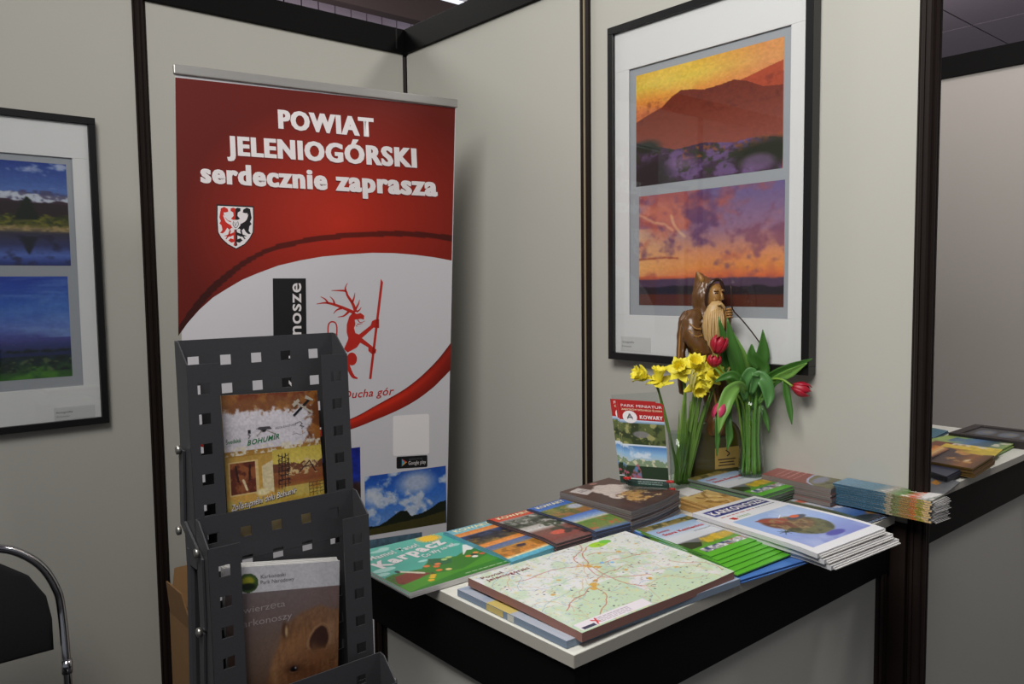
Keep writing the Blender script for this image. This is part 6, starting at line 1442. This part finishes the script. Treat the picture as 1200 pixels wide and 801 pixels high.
def blade(parent, org, pts, wd, m, fold=0.25, name='leaf', face=None, k=6):
    """pts: world points; wd: widths"""
    P = [Vector(p) for p in smooth_pts([tuple(p) for p in pts], k)]; n = len(P)
    ws = np.interp(np.linspace(0, 1, n), np.linspace(0, 1, len(wd)), wd); vs, fs = [], []
    face = face or (-fwd)
    for i, p in enumerate(P):
        t = (P[min(i + 1, n - 1)] - P[max(i - 1, 0)]).normalized()
        s = t.cross(face).normalized(); nn = s.cross(t).normalized()
        for a in (-1, -0.5, 0, 0.5, 1):
            vs.append(p + s * a * ws[i] / 2 - nn * (1 - abs(a)) * ws[i] * fold - org)
    for i in range(n - 1):
        for j in range(4): q = i * 5 + j; fs.append((q, q + 1, q + 6, q + 5))
    o = pyd(name, vs, fs, m, parent, True)
    so2 = o.modifiers.new('thick', 'SOLIDIFY'); so2.thickness = 0.0009; so2.offset = 0
    return o
def stem(parent, org, pts, r, m=None, name='stem'):
    q = [Vector(tuple(p)) - org for p in smooth_pts([tuple(p) for p in pts], 5)]
    rr = r if not isinstance(r, (list, tuple)) else list(np.interp(np.linspace(0, 1, len(q)), np.linspace(0, 1, len(r)), r))
    return MB().tube(q, rr, 8).build(name, m or m_stem, parent, True)
# --- daffodils: each flower is a thing of its own
def daffodil(pos, axis, size, spin, stem_pts, label, openness=0.9):
    axis = axis.normalized(); o = empty('daffodil', vb1 + Vector((0, 0, 0.01))); org = Vector(o.location); tag(o, label, 'flower', None)
    a = axis.orthogonal().normalized(); b_ = axis.cross(a)
    for k in range(6):
        th = spin + k * math.pi / 3; d = a * math.cos(th) + b_ * math.sin(th); sd = axis.cross(d); L = size * (1.0 if k % 2 else 0.92)
        vs, fs = [], []; nn = 7
        for i in range(nn):
            t = i / (nn - 1); w_ = L * 0.30 * math.sin(math.pi * min(0.97, (0.10 + t * 0.9)) ** 0.85)
            c = pos + d * (L * t * openness) + axis * (L * (1 - openness) * t * 1.5 + 0.10 * L * math.sin(t * 3 + k)) 
            for q in (-1, -0.4, 0.4, 1): vs.append(c + sd * w_ * q - axis * (0.12 * w_ * (1 - q * q)) + axis * 0.06 * L * t * q - org)
        for i in range(nn - 1):
            for j in range(3): q = i * 4 + j; fs.append((q, q + 1, q + 5, q + 4))
        pe = pyd('petal', vs, fs, m_yel, o, True); md = pe.modifiers.new('thick', 'SOLIDIFY'); md.thickness = 0.0006
    # frilled trumpet
    n = 30; rings = []
    for t, r in ((0, .13), (.2, .20), (.55, .23), (.85, .29), (1.0, .38)):
        rings.append([pos + axis * (size * 0.78 * t) + (a * math.cos(2*math.pi*k/n) + b_ * math.sin(2*math.pi*k/n)) * size * r * (1 + (0.10 * math.sin(k * 2*math.pi/n * 9) if t > .8 else 0)) + axis * (size * 0.05 * math.sin(k * 2*math.pi/n * 9 + 1) if t > .9 else 0) - org for k in range(n)])
    tr_ = MB().loft(rings, cap=False).build('trumpet', m_yeld, o, True); md = tr_.modifiers.new('thick', 'SOLIDIFY'); md.thickness = 0.0008
    neck = pos - axis * size * 0.28
    MB().tube([pos + axis * 0.004 - org, pos - axis * size * 0.12 - org, neck - org], [size * .13, size * .12, size * .08], 10).build('neck', m_yel, o, True)
    stem(o, org, [neck] + stem_pts, [0.0022, 0.0030, 0.0032], m_stemd)
    return o
def v1(px, py, dd=0.0): return atd(px, py, D1 + dd)
dn = lambda r_, u_, f_: right * r_ - down * u_ + fwd * f_
daffodil(v1(758, 441, .00), dn(-0.85, 0.30, -0.25), 0.046, 0.4, [v1(766, 446, 0), v1(773, 462, 0), v1(783, 500, 0), v1(791, 540, .005), v1(794, 567, .005)], 'half-open daffodil at the far left of the vase, tilted sideways', 0.55)
daffodil(v1(771, 447, -.01), dn(0.05, 0.98, -0.30), 0.046, 0.1, [v1(771.5, 456, -.005), v1(776, 476, 0), v1(786, 515, .005), v1(794, 550, .0), v1(796, 568, 0)], 'daffodil second from left with trumpet pointing straight up', 0.95)
daffodil(v1(797, 433, -.01), dn(-0.25, 0.35, -0.85), 0.046, 0.8, [v1(801, 446, 0), v1(803, 480, 0), v1(799, 520, 0), v1(796, 567, -.005)], 'daffodil at the left of the dense cluster in front of the statue')
daffodil(v1(813, 430, -.02), dn(0.0, 0.6, -0.8), 0.046, 0.2, [v1(814, 445, -.01), v1(812, 480, 0), v1(804, 530, 0), v1(799, 566, 0)], 'uppermost daffodil in the middle of the dense cluster')
daffodil(v1(830, 437, -.025), dn(0.45, 0.10, -0.85), 0.048, 0.5, [v1(826, 450, -.01), v1(818, 480, 0), v1(807, 530, 0), v1(801, 566, -.003)], 'rightmost daffodil of the cluster, facing right')
daffodil(v1(818, 450, -.035), dn(-0.05, -0.55, -0.8), 0.042, 0.9, [v1(817, 462, -.005), v1(812, 490, 0), v1(804, 535, -.006), v1(797, 565, -.006)], 'lowest daffodil of the cluster, drooping forward')
g = empty('daffodil_foliage', vb1 + Vector((0, 0, 0.01))); tag(g, 'bunch of narrow green daffodil leaves and sheaths standing in the small vase', 'leaves'); go = Vector(g.location)
for i, (ax_, ay, bx_, by, cx3, cy3) in enumerate(((805, 418, 801, 480, 795, 567), (824, 455, 814, 505, 799, 567), (833, 458, 820, 500, 803, 567), (812, 460, 808, 505, 797, 567), (820, 462, 811, 510, 801, 567), (804, 455, 803, 505, 795, 566), (800, 470, 798, 510, 792, 566), (838, 452, 824, 492, 805, 566), (828, 470, 815, 515, 802, 566), (796, 480, 795, 520, 791, 566), (822, 458, 815, 500, 804, 567), (809, 470, 806, 515, 799, 567), (816, 455, 810, 490, 796, 567), (802, 470, 800, 500, 794, 567), (825, 475, 812, 520, 805, 567), (806, 490, 803, 525, 793, 566))):
    dd = 0.006 * math.sin(i * 2.3)
    blade(g, go, [v1(cx3, cy3, dd), v1((bx_ * 2 + cx3) / 3, (by * 2 + cy3) / 3, dd), v1(bx_, by, dd * 2), v1(ax_, ay, dd * 2 - .01)], [0.007, 0.0075, 0.007, 0.002], m_stemd if i % 3 else m_stem, 0.15)
for i, (x0_, y0_, x1_, y1_) in enumerate(((834, 428, 839, 411), (838, 432, 845, 415), (842, 440, 850, 422), (842, 446, 859, 427))):
    blade(g, go, [v1(x0_, y0_, -.03), v1((x0_ + x1_) / 2 - 1, (y0_ + y1_) / 2, -.034), v1(x1_, y1_, -.03)], [0.004, 0.011, 0.001], m_bud, 0.35, 'sheath')
for i, (x0_, y0_, x1_, y1_) in enumerate(((812, 432, 809, 455), (816, 436, 812, 456))):
    blade(g, go, [v1(x0_, y0_, -.05), v1((x0_ + x1_) / 2 - 1, (y0_ + y1_) / 2, -.055), v1(x1_, y1_, -.05)], [0.004, 0.010, 0.001], m_bud, 0.35, 'sheath')
# --- tulips
dxv = px2 - 880.0
def v2(px, py, dd=0.0):
    p = atd(px, py, D2v + dd)          # leaves stay in front of the picture and the wall
    return onx(1.732, px, py) if p.x > 1.732 else p
def tulip(pos, axis, L, W, m, stem_pts, label, dead=False):
    axis = axis.normalized(); o = empty('tulip', vb2 + Vector((0, 0, 0.01))); org = Vector(o.location); tag(o, label, 'flower')
    a = axis.orthogonal().normalized(); b_ = axis.cross(a)
    for k in range(6):
        inner = k % 2; th = k * math.pi / 3; vs, fs = [], []; nn = 9; R = W / 2 * (0.92 if inner else 1.0)
        for i in range(nn):
            t = i / (nn - 1); r = R * (math.sin(math.pi * (0.06 + 0.74 * t)) ** 0.75) * (1 if t < 0.9 else 0.92); half = 0.62 * math.sin(math.pi * min(1, 0.16 + t * 0.84)) ** 0.7 + 0.02
            for q in (-1, -0.5, 0, 0.5, 1):
                an_ = th + q * half; zz = L * t - L * 0.05 * abs(q) * t
                vs.append(pos + axis * zz + (a * math.cos(an_) + b_ * math.sin(an_)) * (r + 0.0006 * (1 - abs(q))) - org)
        for i in range(nn - 1):
            for j in range(4): q = i * 5 + j; fs.append((q, q + 1, q + 6, q + 5))
        pe = pyd('petal', vs, fs, m, o, True); md = pe.modifiers.new('thick', 'SOLIDIFY'); md.thickness = 0.0008
    stem(o, org, [pos + axis * 0.002] + stem_pts, 0.0030, m_stem)
    return o
X = lambda p, q, d=0.0: v2(p, q, d)
bxp = px2
tulip(X(839, 414, -.05), dn(0.25, 0.9, -0.1), 0.045, 0.043, m_tul, [X(842, 425, -.05), X(856, 450, -.03), X(872, 480, -.01), X(bxp - 4, 545, 0)], 'dark red tulip beside the statue\'s beard')
tulip(X(928, 452, -.03), dn(0.93, -0.32, -0.1), 0.045, 0.037, m_tul, [X(915, 444, -.03), X(900, 446, -.02), X(888, 462, 0), X(bxp + 4, 548, 0)], 'red tulip bud pointing right in front of the picture frame')
tulip(X(848, 470, -.07), dn(-0.35, -0.9, -0.1), 0.046, 0.036, m_tulp, [X(852, 460, -.06), X(862, 452, -.04), X(874, 470, -.01), X(bxp - 2, 546, 0)], 'pink tulip hanging down half hidden by a leaf')
tulip(X(836, 430, -.045), dn(0.1, 0.9, 0.0), 0.030, 0.036, m_tul, [X(846, 440, -.045), X(862, 462, -.02), X(bxp - 6, 545, 0)], 'second dark red tulip just below the one beside the beard')
tf = empty('tulip_foliage', vb2 + Vector((0, 0, 0.01))); tag(tf, 'broad green tulip leaves and stems spreading from the tall vase', 'leaves'); to = Vector(tf.location)
LV = [([(878, 500, 0), (864, 462, -.01), (854, 420, -.02), (842, 371, -.03)], [.012, .036, .038, .002], 'd'),
      ([(880, 498, 0), (872, 455, -.01), (860, 412, -.03), (852, 372, -.03)], [.012, .036, .036, .002], 'd'),
      ([(883, 498, 0), (880, 450, .0), (868, 415, -.01), (856, 385, -.01)], [.010, .026, .028, .004], 'l'),
      ([(882, 496, .01), (888, 450, .01), (894, 415, .01), (894, 386, .01)], [.012, .030, .034, .002], 'd'),
      ([(884, 480, -.01), (886, 448, -.02), (894, 432, -.02), (882, 418, -.03), (881, 403, -.03)], [.012, .034, .036, .030, .004], 'd'),
      ([(886, 470, 0), (902, 443, -.01), (928, 430, -.02), (952, 420, -.02)], [.010, .022, .022, .002], 'd'),
      ([(888, 474, -.01), (906, 448, -.03), (926, 437, -.04), (946, 425, -.04)], [.008, .020, .022, .002], 'l'),
      ([(880, 462, -.03), (888, 442, -.05), (897, 448, -.06), (901, 464, -.06), (899, 478, -.06)], [.010, .030, .034, .028, .004], 'm'),
      ([(878, 458, -.03), (862, 440, -.05), (850, 441, -.05), (838, 447, -.05)], [.010, .020, .018, .004], 'd'),
      ([(876, 462, -.02), (868, 452, -.06), (856, 460, -.08), (848, 480, -.09), (842, 508, -.09)], [.010, .022, .036, .032, .002], 'l'),
      ([(890, 470, -.01), (916, 444, -.03), (922, 462, -.03), (926, 482, -.03), (928, 497, -.03)], [.006, .010, .018, .014, .002], 'd'),
      ([(886, 470, .01), (894, 480, .0), (898, 492, .0), (901, 506, .0)], [.008, .014, .014, .002], 'd'),
      ([(842, 470, -.06), (841, 495, -.08), (841, 515, -.08), (840, 534, -.08)], [.006, .012, .012, .002], 'd'),
      ([(856, 470, -.05), (854, 495, -.07), (855, 512, -.07), (852, 527, -.07)], [.008, .016, .018, .002], 'd'),
      ([(874, 470, -.02), (872, 450, -.04), (880, 436, -.05), (890, 440, -.05)], [.012, .026, .026, .006], 'm')]
for pts, wd, c_ in LV:
    blade(tf, to, [X(*p) for p in pts], wd, {'d': m_leafd, 'l': m_leafl, 'm': mat('tulip_leaf_mid', rgb(78, 128, 64), 0.42, var=0.3, scale=25)}[c_], 0.22)
for i in range(9):
    x_ = bxp - 10 + i * 2.5; dd = 0.012 * math.sin(i * 1.9)
    stem(tf, to, [X(x_, 556, dd), X(bxp - 8 + i * 2.0, 510, dd * .7), X(bxp - 10 + i * 2.6, 470, dd), X(bxp - 9 + i * 2.6, 450, dd)], 0.0036, m_stem if i % 2 else m_leafl)
